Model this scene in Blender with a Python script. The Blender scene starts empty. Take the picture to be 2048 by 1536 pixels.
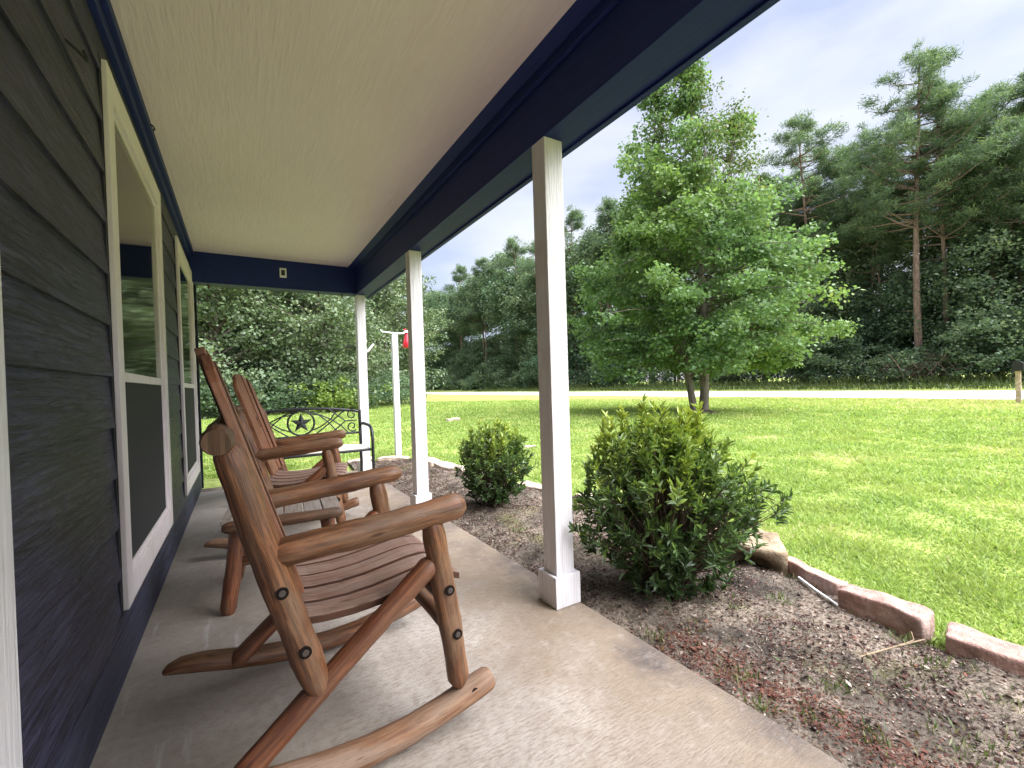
import bpy, math, random
import numpy as np
from mathutils import Vector, Matrix
rad = math.radians
S = bpy.context.scene
# ------------------------------------------------------------------ camera
cam_d = bpy.data.cameras.new('camera'); cam = bpy.data.objects.new('camera', cam_d)
S.collection.objects.link(cam); S.camera = cam
cam_d.sensor_width = 36.0; cam_d.lens = 36.0*892.945/2048
cam_d.shift_y = 11.65/2048; cam_d.clip_start = 0.05; cam_d.clip_end = 900
R_ = Vector((0.85392529, -0.51950105, -0.0305)); U_ = Vector((0.03243588, -0.00536225, 0.99945943)); F_ = Vector((0.51938378, 0.85445299, -0.01227151))
mw = Matrix((( R_.x, U_.x, -F_.x, 0.42033), (R_.y, U_.y, -F_.y, 0.0), (R_.z, U_.z, -F_.z, 1.06581), (0, 0, 0, 1)))
cam.matrix_world = mw
S.render.resolution_x = 1024; S.render.resolution_y = 768
# ------------------------------------------------------------------ world
SUN_EL, SUN_AZ = rad(56), rad(146)          # azimuth clockwise from +y
W = bpy.data.worlds.new("World"); S.world = W; W.use_nodes = True
nt = W.node_tree; nt.nodes.clear()
def wn(t, **k):
    n = nt.nodes.new(t)
    for a, b in k.items(): setattr(n, a, b)
    return n
out = wn('ShaderNodeOutputWorld'); bgs = wn('ShaderNodeBackground'); bgc = wn('ShaderNodeBackground'); mix = wn('ShaderNodeMixShader')
sky = wn('ShaderNodeTexSky', sky_type='NISHITA', sun_disc=False); sky.sun_elevation = SUN_EL; sky.sun_rotation = SUN_AZ
bgs.inputs[1].default_value = 0.1; SKYB = 0.215
tc = wn('ShaderNodeTexCoord'); mp = wn('ShaderNodeMapping'); mp.inputs['Scale'].default_value = (1, 1, 2.6); mp.inputs['Location'].default_value = (0.3, 1.7, 0.2)
nz = wn('ShaderNodeTexNoise'); nz.inputs['Scale'].default_value = 2.2; nz.inputs['Detail'].default_value = 6; nz.inputs['Roughness'].default_value = 0.5
cr = wn('ShaderNodeValToRGB')
cr.color_ramp.elements[0].position = 0.36; cr.color_ramp.elements[0].color = (0.60, 0.655, 0.86, 1)
cr.color_ramp.elements[1].position = 0.60; cr.color_ramp.elements[1].color = (0.96, 0.97, 1.0, 1)
e = cr.color_ramp.elements.new(0.47); e.color = (0.80, 0.83, 0.95, 1)
bgc.inputs[1].default_value = 1.0
mix.inputs[0].default_value = 0.88
L = nt.links.new
L(tc.outputs['Generated'], mp.inputs[0]); L(mp.outputs[0], nz.inputs[0]); L(nz.outputs[0], cr.inputs[0]); 
# added sky glow towards sun and zenith, kept out of view, brightens the porch
dp = wn('ShaderNodeVectorMath', operation='DOT_PRODUCT'); L(tc.outputs['Generated'], dp.inputs[0])
dp.inputs[1].default_value = (math.sin(SUN_AZ)*math.cos(SUN_EL), math.cos(SUN_AZ)*math.cos(SUN_EL), math.sin(SUN_EL))
def wm(op, a, b=0.0):
    n = wn('ShaderNodeMath', operation=op)
    for i, x in enumerate((a, b)):
        if isinstance(x, (int, float)): n.inputs[i].default_value = x
        else: L(x, n.inputs[i])
    return n.outputs[0]
glow = wm('POWER', wm('MAXIMUM', wm('MULTIPLY', wm('SUBTRACT', dp.outputs['Value'], 0.58), 2.4), 0.0), 1.6)
L(wm('ADD', wm('MULTIPLY', glow, 3.0), SKYB), bgc.inputs[1])
L(cr.outputs[0], bgc.inputs[0])
L(sky.outputs[0], bgs.inputs[0]); L(bgs.outputs[0], mix.inputs[1]); L(bgc.outputs[0], mix.inputs[2]); L(mix.outputs[0], out.inputs[0])
# ------------------------------------------------------------------ sun
sd = bpy.data.lights.new('sun', 'SUN'); sd.energy = 1.2; sd.angle = rad(65); sd.color = (1.0, 0.96, 0.90)
sun = bpy.data.objects.new('sun', sd); S.collection.objects.link(sun)
sv = Vector((math.sin(SUN_AZ)*math.cos(SUN_EL), math.cos(SUN_AZ)*math.cos(SUN_EL), math.sin(SUN_EL)))
sun.rotation_euler = sv.to_track_quat('Z', 'Y').to_euler()
S.view_settings.view_transform = 'Standard'; S.view_settings.look = 'None'; S.view_settings.gamma = 1
S.view_settings.exposure = 2.25
S.render.engine = 'CYCLES'
S.cycles.max_bounces = 8; S.cycles.diffuse_bounces = 4; S.cycles.transparent_max_bounces = 8

# ------------------------------------------------------------------ helpers
C = S.collection
def link(o, parent=None):
    C.objects.link(o)
    if parent is not None: o.parent = parent
    return o
def tag(o, label=None, cat=None, group=None, kind=None):
    if label: o['label'] = label
    if cat: o['category'] = cat
    if group: o['group'] = group
    if kind: o['kind'] = kind
    return o
def empty(name, loc=(0, 0, 0), rz=0, label=None, cat=None, group=None):
    o = bpy.data.objects.new(name, None); o.empty_display_size = 0.1
    o.location = loc; o.rotation_euler = (0, 0, rz); link(o); return tag(o, label, cat, group)
def copy_tree(o, parent=None):
    c = o.copy(); C.objects.link(c)
    if parent is not None: c.parent = parent
    for ch in list(o.children): copy_tree(ch, c)
    return c
class MB:
    def __init__(s): s.v = []; s.f = []; s.uv = []; s.sm = []
    def add(s, vs, fs, uvs, smooth=False):
        o = len(s.v); s.v += [tuple(v) for v in vs]
        for f, u in zip(fs, uvs): s.f.append([i+o for i in f]); s.uv.append(u); s.sm.append(smooth)
    def box(s, c, d, rot=None):
        """c centre, d full sizes, rot Matrix 3x3; uv in metres, v along the longest side"""
        hx, hy, hz = d[0]/2, d[1]/2, d[2]/2
        R = rot or Matrix.Identity(3); c = Vector(c)
        P = [Vector((x, y, z)) for x in (-hx, hx) for y in (-hy, hy) for z in (-hz, hz)]
        F = [(0, 1, 3, 2), (4, 6, 7, 5), (0, 4, 5, 1), (2, 3, 7, 6), (0, 2, 6, 4), (1, 5, 7, 3)]
        la = max(range(3), key=lambda i: d[i]); ox = random.random()*7
        uvs = []
        for f in F:
            n = [i for i in range(3) if len(set(round(P[k][i], 6) for k in f)) > 1]
            if la in n: a = [i for i in n if i != la][0]; uvs.append([(P[k][a]+ox+f[0]*.3, P[k][la]+ox) for k in f])
            else: uvs.append([(P[k][n[0]]+ox, P[k][n[1]]*.2+ox) for k in f])
        s.add([R @ p + c for p in P], F, uvs)
    def b2(s, x0, x1, y0, y1, z0, z1): s.box(((x0+x1)/2, (y0+y1)/2, (z0+z1)/2), (x1-x0, y1-y0, z1-z0))
    def tube(s, pts, rs, seg=14, caps=True, wob=0.0, flat=1.0):
        pts = [Vector(p) for p in pts]; n = len(pts)
        if isinstance(rs, (int, float)): rs = [rs]*n
        t0 = (pts[1]-pts[0]).normalized()
        ref = Vector((0, 0, 1)) if abs(t0.z) < .9 else Vector((0, 1, 0))
        a = t0.cross(ref).normalized(); vs = []; ln = [0]
        for i in range(1, n): ln.append(ln[-1]+(pts[i]-pts[i-1]).length)
        ox = random.random()*9; ph = random.random()*6
        for i in range(n):
            t = (pts[min(i+1, n-1)]-pts[max(i-1, 0)]).normalized()
            a = (a - t*a.dot(t)).normalized(); b = t.cross(a)
            for k in range(seg):
                an = 2*math.pi*k/seg
                r = rs[i]*(1+wob*(math.sin(2*an+ph+ln[i]*5)*.6+math.sin(3*an+ph*2+ln[i]*13)*.4))
                vs.append(pts[i]+a*math.cos(an)*r+b*math.sin(an)*r*flat)
        F = []; UV = []; R0 = max(rs)
        for i in range(n-1):
            for k in range(seg):
                k2 = (k+1) % seg
                F.append((i*seg+k, i*seg+k2, (i+1)*seg+k2, (i+1)*seg+k))
                u0 = ox+2*math.pi*R0*k/seg; u1 = ox+2*math.pi*R0*(k+1)/seg
                UV.append([(u0, ln[i]+ox), (u1, ln[i]+ox), (u1, ln[i+1]+ox), (u0, ln[i+1]+ox)])
        s.add(vs, F, UV, True)
        if caps:
            for i, fl in ((0, True), (n-1, False)):
                r = vs[i*seg:(i+1)*seg]; idx = list(range(seg))
                if fl: idx = idx[::-1]
                s.add(r, [idx], [[(ox+(r[k]-pts[i]).dot(a), ox+.3*(r[k]-pts[i]).dot(t0.cross(a))) for k in idx]])
    def log(s, p0, p1, r, taper0=.0, taper1=.0, n=16, wob=.06, bend=.005, seg=20):
        """a peeled log with chamfered ends"""
        p0 = Vector(p0); p1 = Vector(p1); d = p1-p0; Ln = d.length
        ts = [0, .012/Ln, .03/Ln]+[.03/Ln+(1-.06/Ln)*i/n for i in range(1, n)]+[1-.03/Ln, 1-.012/Ln, 1]
        sx, sy = random.uniform(-1, 1)*bend, random.uniform(-1, 1)*bend
        pts = []; rs = []
        for t in ts:
            w = math.sin(t*math.pi)
            pts.append(p0+d*t+Vector((sx*w, 0, sy*w)))
            q = r*(1+.03*math.sin(t*9+sx*900)+.022*math.sin(t*23+sy*1500)+.018*math.sin(t*41+sx*400))
            e0 = t*Ln; e1 = (1-t)*Ln
            q *= min(1, .82+e0*6, .82+e1*6)
            if taper0 and e0 < taper0: q *= .62+.38*(e0/taper0)**.6
            if taper1 and e1 < taper1: q *= .62+.38*(e1/taper1)**.6
            rs.append(q)
        s.tube(pts, rs, seg, True, wob)
    def ribbon(s, prof, thick, y0, y1):
        """board whose side profile (x,z) is swept from y0 to y1"""
        n = len(prof); vs = []
        for (x, z) in prof:
            vs += [Vector((x, y0, z)), Vector((x, y1, z)), Vector((x, y1, z-thick)), Vector((x, y0, z-thick))]
        ln = [0]
        for i in range(1, n): ln.append(ln[-1]+math.hypot(prof[i][0]-prof[i-1][0], prof[i][1]-prof[i-1][1]))
        F = []; UV = []; o = random.random()*9; w = y1-y0; us = [0, w, w+thick, 2*w+thick, 2*w+2*thick]
        for i in range(n-1):
            for k in range(4):
                k2 = (k+1) % 4
                F.append((i*4+k, (i+1)*4+k, (i+1)*4+k2, i*4+k2))
                UV.append([(o+us[k], o+ln[i]), (o+us[k], o+ln[i+1]), (o+us[k+1], o+ln[i+1]), (o+us[k+1], o+ln[i])])
        F.append((0, 1, 2, 3)); UV.append([(o, o), (o+w, o), (o+w, o+.02), (o, o+.02)])
        j = (n-1)*4; F.append((j+3, j+2, j+1, j)); UV.append([(o, o), (o+w, o), (o+w, o+.02), (o, o+.02)])
        s.add(vs, F, UV)
    def build(s, name, mat, parent=None, bevel=0, loc=None, **tg):
        me = bpy.data.meshes.new(name); me.from_pydata(s.v, [], s.f); me.update()
        uvl = me.uv_layers.new(name='UVMap')
        flat = [c for f in s.uv for u in f for c in u]; uvl.data.foreach_set('uv', flat)
        me.polygons.foreach_set('use_smooth', s.sm)
        me.materials.append(mat)
        o = bpy.data.objects.new(name, me); link(o, parent)
        if loc is not None: o.location = loc
        if bevel:
            b = o.modifiers.new('bevel', 'BEVEL'); b.width = bevel; b.segments = 2; b.limit_method = 'ANGLE'; b.angle_limit = rad(40); b.harden_normals = False
        return tag(o, **tg)

def np_mesh(name, V, faces_n, tint, mat, parent=None, extra=None, loc=None):
    """V (n*faces_n,3) verts, consecutive groups of faces_n make one face; tint per face"""
    me = bpy.data.meshes.new(name); nv = len(V); nf = nv//faces_n
    me.vertices.add(nv); me.loops.add(nv); me.polygons.add(nf)
    me.vertices.foreach_set('co', np.asarray(V, dtype=np.float32).ravel())
    me.loops.foreach_set('vertex_index', np.arange(nv, dtype=np.int32))
    me.polygons.foreach_set('loop_start', np.arange(0, nv, faces_n, dtype=np.int32))
    a = me.attributes.new('tint', 'FLOAT', 'POINT'); a.data.foreach_set('value', np.repeat(tint, faces_n).astype(np.float32))
    me.update(calc_edges=True); me.materials.append(mat)
    o = bpy.data.objects.new(name, me); link(o, parent)
    if loc is not None: o.location = loc
    return o
def unit(a): return a/(np.linalg.norm(a, axis=-1, keepdims=True)+1e-9)
def leaf_cards(P, D, N, ln, wd):
    """rhombus leaves: base P, along D, facing N"""
    D = unit(D); B = unit(np.cross(D, N)); ln = ln[:, None]; wd = wd[:, None]
    v0 = P; v2 = P+D*ln; m = P+D*ln*.45; v1 = m+B*wd*.5; v3 = m-B*wd*.5
    return np.stack([v0, v1, v2, v3], 1).reshape(-1, 3)

# ------------------------------------------------------------------ materials
def mat(name, rough=.6, spec=.3):
    m = bpy.data.materials.new(name); m.use_nodes = True; t = m.node_tree
    b = t.nodes['Principled BSDF']; b.inputs['Roughness'].default_value = rough; b.inputs['Specular IOR Level'].default_value = spec
    return m, t, b
def N_(t, ty, **k):
    n = t.nodes.new(ty)
    for a, v in k.items():
        if a in n.inputs: n.inputs[a].default_value = v
        else: setattr(n, a, v)
    return n
def noise(t, vec, scale, detail=4, rough=.55, sc=(1, 1, 1), loc=(0, 0, 0), dist=0):
    m = N_(t, 'ShaderNodeMapping'); m.inputs['Scale'].default_value = sc; m.inputs['Location'].default_value = loc
    t.links.new(vec, m.inputs[0]); n = N_(t, 'ShaderNodeTexNoise', Scale=scale, Detail=detail, Roughness=rough, Distortion=dist)
    t.links.new(m.outputs[0], n.inputs[0]); return n.outputs[0]
def ramp(t, val, stops):
    r = t.nodes.new('ShaderNodeValToRGB'); el = r.color_ramp.elements
    while len(el) > 1: el.remove(el[0])
    el[0].position, el[0].color = stops[0][0], (*stops[0][1], 1)
    for p, c in stops[1:]:
        q = el.new(p); q.color = (*c, 1)
    t.links.new(val, r.inputs[0]); return r.outputs[0]
def mixc(t, fac, a, b, mode='MIX'):
    m = t.nodes.new('ShaderNodeMix'); m.data_type = 'RGBA'; m.blend_type = mode
    def put(i, x):
        if isinstance(x, bpy.types.NodeSocket): t.links.new(x, m.inputs[i])
        elif isinstance(x, (int, float)): m.inputs[i].default_value = x
        else: m.inputs[i].default_value = (*x, 1)
    put(0, fac); put(6, a); put(7, b); return m.outputs[2]
def bump(t, b, h, strength=.3, dist=.01, prev=None):
    n = N_(t, 'ShaderNodeBump', Strength=strength, Distance=dist); t.links.new(h, n.inputs['Height'])
    if prev is not None: t.links.new(prev, n.inputs['Normal'])
    t.links.new(n.outputs[0], b.inputs['Normal']); return n.outputs[0]
def coords(t, kind='Object'): return t.nodes.new('ShaderNodeTexCoord').outputs[kind]
def mval(t, op, a, b=0.0):
    m = t.nodes.new('ShaderNodeMath'); m.operation = op
    for i, x in enumerate((a, b)):
        if isinstance(x, bpy.types.NodeSocket): t.links.new(x, m.inputs[i])
        else: m.inputs[i].default_value = x
    return m.outputs[0]
def plain(name, col, rough=.6, spec=.3, var=.15, scale=6, bmp=0, metal=0):
    m, t, b = mat(name, rough, spec); c = coords(t)
    n = noise(t, c, scale, 5); lo = tuple(x*(1-var) for x in col); hi = tuple(min(1, x*(1+var)) for x in col)
    t.links.new(ramp(t, n, [(.3, lo), (.7, hi)]), b.inputs['Base Color']); b.inputs['Metallic'].default_value = metal
    if bmp: bump(t, b, noise(t, c, scale*8, 4), bmp, .003)
    return m
def wood(name, c0, c1, grey, gamt=.5, rough=.55, spec=.35, grain=1.0):
    m, t, b = mat(name, rough, spec); uv = coords(t, 'UV')
    g = noise(t, uv, 6, 6, .6, (14, .9, 1), dist=.5); big = noise(t, uv, 5, 3, .5, (2.5, .8, 1), (3, 1, 0)); fine = noise(t, uv, 14, 4, .6, (30, 1.2, 1), (7, 2, 0))
    col = ramp(t, g, [(.28, tuple(x*.55 for x in c0)), (.46, c0), (.66, c1)])
    gm = mval(t, 'MULTIPLY', ramp(t, big, [(.42, (0, 0, 0)), (.62, (1, 1, 1))]), gamt)
    col = mixc(t, gm, col, mixc(t, fine, tuple(x*.7 for x in grey), grey))
    w = N_(t, 'ShaderNodeTexVoronoi', Scale=1.0); mp = N_(t, 'ShaderNodeMapping'); mp.inputs['Scale'].default_value = (22, 7, 1); t.links.new(uv, mp.inputs[0]); t.links.new(mp.outputs[0], w.inputs[0])
    kn = ramp(t, w.outputs['Distance'], [(.09, (1, 1, 1)), (.20, (0, 0, 0))])
    kn2 = mval(t, 'MULTIPLY', kn, ramp(t, noise(t, uv, 3, 2, .5, (1, 1, 1), (9, 9, 0)), [(.50, (0, 0, 0)), (.56, (1, 1, 1))]))
    col = mixc(t, mval(t, 'MULTIPLY', kn2, .75), col, tuple(x*.3 for x in c0))
    cr_ = ramp(t, fine, [(.34, (1, 1, 1)), (.40, (0, 0, 0))])
    col = mixc(t, mval(t, 'MULTIPLY', cr_, .85), col, tuple(x*.3 for x in c0))
    t.links.new(col, b.inputs['Base Color'])
    p = bump(t, b, noise(t, uv, 10, 3, .5, (2.2, .6, 1), (5, 5, 0)), .5, .012); p = bump(t, b, g, .35*grain, .004, p); bump(t, b, fine, .4*grain, .002, p)
    return m
def board_grain(name, col, var, rough, spec, axis, bstr=.5, scale=(60, 2.5), dirt=None, bd=.006):
    """painted fibre-cement / sawn board; grain runs along axis (0 x,1 y,2 z) in object space"""
    m, t, b = mat(name, rough, spec); c = coords(t)
    sc = [scale[0]]*3; sc[axis] = scale[1]
    g = noise(t, c, 1.0, 6, .62, tuple(sc), dist=1.2); bg = noise(t, c, 1.3, 3)
    colr = ramp(t, g, [(.38, tuple(x*(1-var) for x in col)), (.62, tuple(x*(1+var) for x in col))])
    colr = mixc(t, mval(t, 'MULTIPLY', bg, .35), colr, tuple(x*.72 for x in col))
    if dirt:
        colr = mixc(t, mval(t, 'MULTIPLY', ramp(t, noise(t, c, 3.1, 6, .65, (1, 1, 1), (5, 5, 5)), [(.52, (0, 0, 0)), (.72, (1, 1, 1))]), dirt[1]), colr, dirt[0])
    t.links.new(colr, b.inputs['Base Color']); bump(t, b, g, bstr, bd)
    return m
def leafmat(name, stops, trans=.35, rough=.5, spec=.35, patch=.35, pscale=.5, pcol=None):
    m, t, b = mat(name, rough, spec)
    a = t.nodes.new('ShaderNodeAttribute'); a.attribute_name = 'tint'
    col = ramp(t, a.outputs['Fac'], stops); c = coords(t)
    if pcol: col = mixc(t, mval(t, 'MULTIPLY', ramp(t, noise(t, c, pscale, 3), [(.45, (0, 0, 0)), (.68, (1, 1, 1))]), patch), col, pcol)
    t.links.new(col, b.inputs['Base Color'])
    tr = t.nodes.new('ShaderNodeBsdfTranslucent'); t.links.new(mixc(t, 1.0, col, (1.0, 1.05, .7), 'MULTIPLY'), tr.inputs[0])
    mx = t.nodes.new('ShaderNodeMixShader'); mx.inputs[0].default_value = trans
    o = t.nodes['Material Output']; t.links.new(b.outputs[0], mx.inputs[1]); t.links.new(tr.outputs[0], mx.inputs[2]); t.links.new(mx.outputs[0], o.inputs[0])
    return m

M = {}
M['log'] = wood('stained_log', (.105, .041, .018), (.280, .115, .048), (.25, .155, .095), .6, .45, .4, 1.5)
M['log_red'] = wood('red_stained_log', (.15, .050, .024), (.28, .105, .046), (.16, .095, .06), .45, .42, .45, 1.3)
M['log_grey'] = wood('weathered_log', (.20, .10, .055), (.33, .19, .11), (.33, .235, .17), .7, .6, .25, 1.3)
M['slat'] = wood('weathered_slat', (.20, .110, .080), (.31, .195, .150), (.31, .23, .19), .55, .55, .3, .6)
M['slat_back'] = wood('stained_back_slat', (.21, .075, .035), (.35, .145, .075), (.31, .165, .125), .5, .45, .4, .6)
M['table'] = wood('grey_table_board', (.23, .18, .15), (.36, .30, .26), (.38, .33, .30), .6, .5, .35, .5)
M['dark_log'] = wood('dark_end_wood', (.09, .04, .022), (.17, .085, .045), (.13, .09, .06), .5, .5, .3)
M['end'] = plain('cut_log_end', (.23, .13, .09), .7, .2, .2, 14)
M['bolt'] = plain('bolt_head', (.07, .055, .048), .5, .4, .2, 30)
M['bolt_hole'] = plain('bolt_recess', (.015, .010, .008), .8, .1)
M['siding'] = board_grain('dark_lap_siding', (.035, .034, .070), .7, .40, .3, 1, 1.0, (60, 5), ((.062, .052, .075), .4), .016)
M['navy'] = board_grain('navy_paint', (.019, .032, .135), .12, .5, .12, 1, .2, (40, 2))
M['skirt'] = board_grain('blue_grey_skirt', (.040, .043, .078), .4, .55, .3, 1, .9, (50, 4), None, .012)
M['black_trim'] = plain('near_black_trim', (.010, .011, .018), .5, .35)
M['white'] = board_grain('white_paint_board', (.72, .69, .70), .07, .5, .35, 2, .8, (55, 2.2), ((.42, .36, .31), .45), .01)
M['winwhite'] = board_grain('off_white_window_paint', (.72, .65, .66), .05, .5, .3, 2, .2, (50, 3), ((.45, .40, .30), .4))
M['ceiling'] = board_grain('beige_ceiling_panel', (.84, .72, .74), .03, .6, .25, 1, .6, (42, 3.5), None, .007)
M['screen'] = plain('dark_insect_screen', (.035, .035, .038), .75, .15, .1, 200)
M['curtain'] = plain('pale_curtain', (.55, .52, .42), .8, .1, .08, 3)
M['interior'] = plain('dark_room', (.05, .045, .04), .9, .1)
M['iron'] = plain('black_cast_iron', (.012, .013, .014), .42, .5, .2, 20, .2)
M['cushion'] = plain('cream_bench_seat', (.70, .66, .53), .7, .2, .1, 6)
M['plastic_white'] = plain('white_plastic', (.8, .8, .8), .35, .4, .03)
M['black'] = plain('black_plastic', (.02, .02, .022), .35, .4)
M['red'] = plain('red_plastic', (.62, .02, .035), .35, .5, .1)
M['slat_edge'] = plain('dark_slat_edge', (.075, .035, .022), .7, .2, .3, 20)  # shade of the gaps between slats, put into the colour of their sides
def rockmat(name, a, b_):
    m, t, b = mat(name, .85, .2); c = coords(t)
    n = noise(t, c, 9, 8, .65); n2 = noise(t, c, 60, 5, .6)
    col = ramp(t, n, [(.3, tuple(x*.55 for x in a)), (.48, a), (.7, b_)])
    col = mixc(t, mval(t, 'MULTIPLY', ramp(t, noise(t, c, 4, 4, .6, loc=(4, 4, 4)), [(.55, (0, 0, 0)), (.66, (1, 1, 1))]), .5), col, (.09, .075, .055))
    t.links.new(col, b.inputs['Base Color']); p = bump(t, b, n, 1.0, .035); bump(t, b, n2, .7, .008, p); return m
M['rock_pink'] = rockmat('pink_sandstone', (.44, .27, .22), (.64, .45, .39))
M['rock_tan'] = rockmat('tan_rock', (.30, .22, .14), (.46, .37, .25))
M['rock_pale'] = rockmat('pale_sandstone', (.48, .37, .28), (.68, .57, .46))
M['bark'] = None
def barkmat(name, a, b_):
    m, t, b = mat(name, .9, .1); c = coords(t); n = noise(t, c, 3, 7, .65, (3, 3, .7))
    t.links.new(ramp(t, n, [(.3, a), (.65, b_)]), b.inputs['Base Color']); bump(t, b, n, .8, .03); return m
M['bark'] = barkmat('grey_bark', (.09, .075, .06), (.26, .22, .18))
M['bark_pine'] = barkmat('pine_bark', (.10, .07, .055), (.30, .21, .165))
M['twig'] = barkmat('shrub_twig', (.06, .045, .03), (.16, .12, .085))
M['leaf_gum'] = leafmat('young_tree_leaf', [(0, (.10, .17, .07)), (.5, (.17, .28, .11)), (.85, (.26, .36, .12)), (1, (.33, .35, .10))], .45, .45, .4, .5, .28, (.22, .30, .055))
M['leaf_gum_dry'] = leafmat('sparse_top_leaf', [(0, (.07, .13, .03)), (.6, (.13, .20, .05)), (1, (.26, .20, .11))], .35)
M['leaf_pine'] = leafmat('pine_needles', [(0, (.075, .12, .065)), (.6, (.135, .205, .10)), (1, (.23, .30, .13))], .4, .5, .4)
M['leaf_wood'] = leafmat('woodland_leaf', [(0, (.09, .14, .085)), (.6, (.17, .24, .13)), (1, (.29, .34, .18))], .45, .5, .4, .6, .13, (.07, .15, .09))
M['leaf_oak'] = leafmat('oak_leaf', [(0, (.075, .115, .055)), (.6, (.16, .22, .105)), (.9, (.30, .36, .20)), (1, (.26, .29, .10))], .3, .45, .45, .6, .2, (.14, .19, .12))
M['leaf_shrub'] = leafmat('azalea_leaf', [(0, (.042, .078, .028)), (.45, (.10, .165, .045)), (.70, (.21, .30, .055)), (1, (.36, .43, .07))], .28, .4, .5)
M['leaf_lime'] = leafmat('lime_shrub_leaf', [(0, (.09, .16, .03)), (1, (.26, .34, .07))], .35)
M['weed'] = leafmat('weed_leaf', [(0, (.06, .09, .03)), (.6, (.13, .17, .05)), (1, (.30, .27, .13))], .3)
M['dead'] = leafmat('dead_twigs', [(0, (.10, .07, .055)), (1, (.30, .23, .18))], .05, .8, .1)
M['grass'] = leafmat('grass_blade', [(0, (.14, .21, .055)), (.35, (.28, .39, .10)), (.7, (.41, .51, .15)), (.88, (.52, .48, .25)), (1, (.58, .49, .32))], .45, .55, .3, .25, .9, (.44, .43, .14))
M['mulch'] = leafmat('mulch_chips', [(0, (.022, .015, .013)), (.35, (.075, .030, .022)), (.6, (.165, .068, .045)), (.8, (.17, .13, .10)), (1, (.34, .28, .23))], .0, .8, .15)

# lawn ground
m, t, b = mat('lawn_ground', .95, .05); c = coords(t); M['lawn'] = m
n1 = noise(t, c, .35, 5, .6); n2 = noise(t, c, 9, 6, .7); n3 = noise(t, c, .9, 4, .6, loc=(8, 3, 0))
g = ramp(t, n2, [(.3, (.14, .17, .05)), (.55, (.26, .31, .09)), (.75, (.36, .38, .13))])
g = mixc(t, mval(t, 'MULTIPLY', ramp(t, n1, [(.5, (0, 0, 0)), (.68, (1, 1, 1))]), .7), g, (.30, .33, .07))
sx = t.nodes.new('ShaderNodeSeparateXYZ'); t.links.new(c, sx.inputs[0])
far = t.nodes.new('ShaderNodeMapRange'); far.inputs['From Min'].default_value = 17; far.inputs['From Max'].default_value = 24; t.links.new(sx.outputs[0], far.inputs[0])
far2 = t.nodes.new('ShaderNodeMapRange'); far2.inputs['From Min'].default_value = 32; far2.inputs['From Max'].default_value = 30; t.links.new(sx.outputs[0], far2.inputs[0])
g = mixc(t, mval(t, 'MULTIPLY', mval(t, 'MULTIPLY', mval(t, 'MULTIPLY', far.outputs[0], far2.outputs[0]), ramp(t, n3, [(.35, (0, 0, 0)), (.6, (1, 1, 1))])), .8), g, (.42, .36, .12))
t.links.new(g, b.inputs['Base Color']); bump(t, b, n2, .6, .03)
# soil
m, t, b = mat('bed_soil', .95, .08); c = coords(t); M['soil'] = m
n1 = noise(t, c, 2.0, 7, .68); n2 = noise(t, c, 55, 6, .7); n3 = noise(t, c, 1.4, 4, .6, loc=(3, 9, 0))
g = ramp(t, n1, [(.38, (.05, .042, .036)), (.47, (.15, .125, .10)), (.57, (.25, .20, .155)), (.70, (.37, .31, .245))])
g = mixc(t, mval(t, 'MULTIPLY', ramp(t, n2, [(.42, (1, 1, 1)), (.56, (0, 0, 0))]), .8), g, (.055, .042, .032))
g = mixc(t, mval(t, 'MULTIPLY', ramp(t, n3, [(.55, (0, 0, 0)), (.68, (1, 1, 1))]), .5), g, (.17, .16, .06))
t.links.new(g, b.inputs['Base Color']); p = bump(t, b, n1, .6, .03); bump(t, b, n2, .9, .012, p)
# road
m, t, b = mat('pale_road', .8, .25); c = coords(t); M['road'] = m
t.links.new(ramp(t, noise(t, c, 1.2, 6, .6, (1, .1, 1)), [(.3, (.56, .54, .54)), (.7, (.68, .66, .66))]), b.inputs['Base Color'])
# concrete
m, t, b = mat('porch_concrete', .62, .35); c = coords(t); M['concrete'] = m
n1 = noise(t, c, 1.6, 6, .6, dist=.4); broom = noise(t, c, 1, 6, .75, (26, 130, 1)); n3 = noise(t, c, 3.3, 6, .65, loc=(4, 1, 0)); fn = noise(t, c, 90, 5, .7)
g = ramp(t, n1, [(.34, (.25, .21, .17)), (.5, (.385, .335, .285)), (.66, (.53, .475, .42))])
sx = t.nodes.new('ShaderNodeSeparateXYZ'); t.links.new(c, sx.inputs[0])
def rng(src, a, b2):
    r = t.nodes.new('ShaderNodeMapRange'); r.interpolation_type = 'SMOOTHSTEP'; r.inputs['From Min'].default_value = a; r.inputs['From Max'].default_value = b2; t.links.new(src, r.inputs[0]); return r.outputs[0]
wx = mval(t, 'ADD', sx.outputs[0], mval(t, 'MULTIPLY', mval(t, 'SUBTRACT', n3, .5), .9))
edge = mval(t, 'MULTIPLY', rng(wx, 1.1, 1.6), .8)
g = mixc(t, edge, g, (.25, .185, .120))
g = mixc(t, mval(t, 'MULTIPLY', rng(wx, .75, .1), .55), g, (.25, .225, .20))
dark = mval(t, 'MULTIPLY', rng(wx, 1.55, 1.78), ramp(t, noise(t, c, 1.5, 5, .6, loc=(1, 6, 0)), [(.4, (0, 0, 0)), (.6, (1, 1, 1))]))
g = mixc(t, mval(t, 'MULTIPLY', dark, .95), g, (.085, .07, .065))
strk = noise(t, c, 1, 5, .6, (14, 1.6, 1), (2, 3, 0))
g = mixc(t, mval(t, 'MULTIPLY', mval(t, 'MULTIPLY', ramp(t, strk, [(.60, (0, 0, 0)), (.70, (1, 1, 1))]), rng(sx.outputs[0], .75, .35)), .55), g, (.55, .54, .55))
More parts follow.
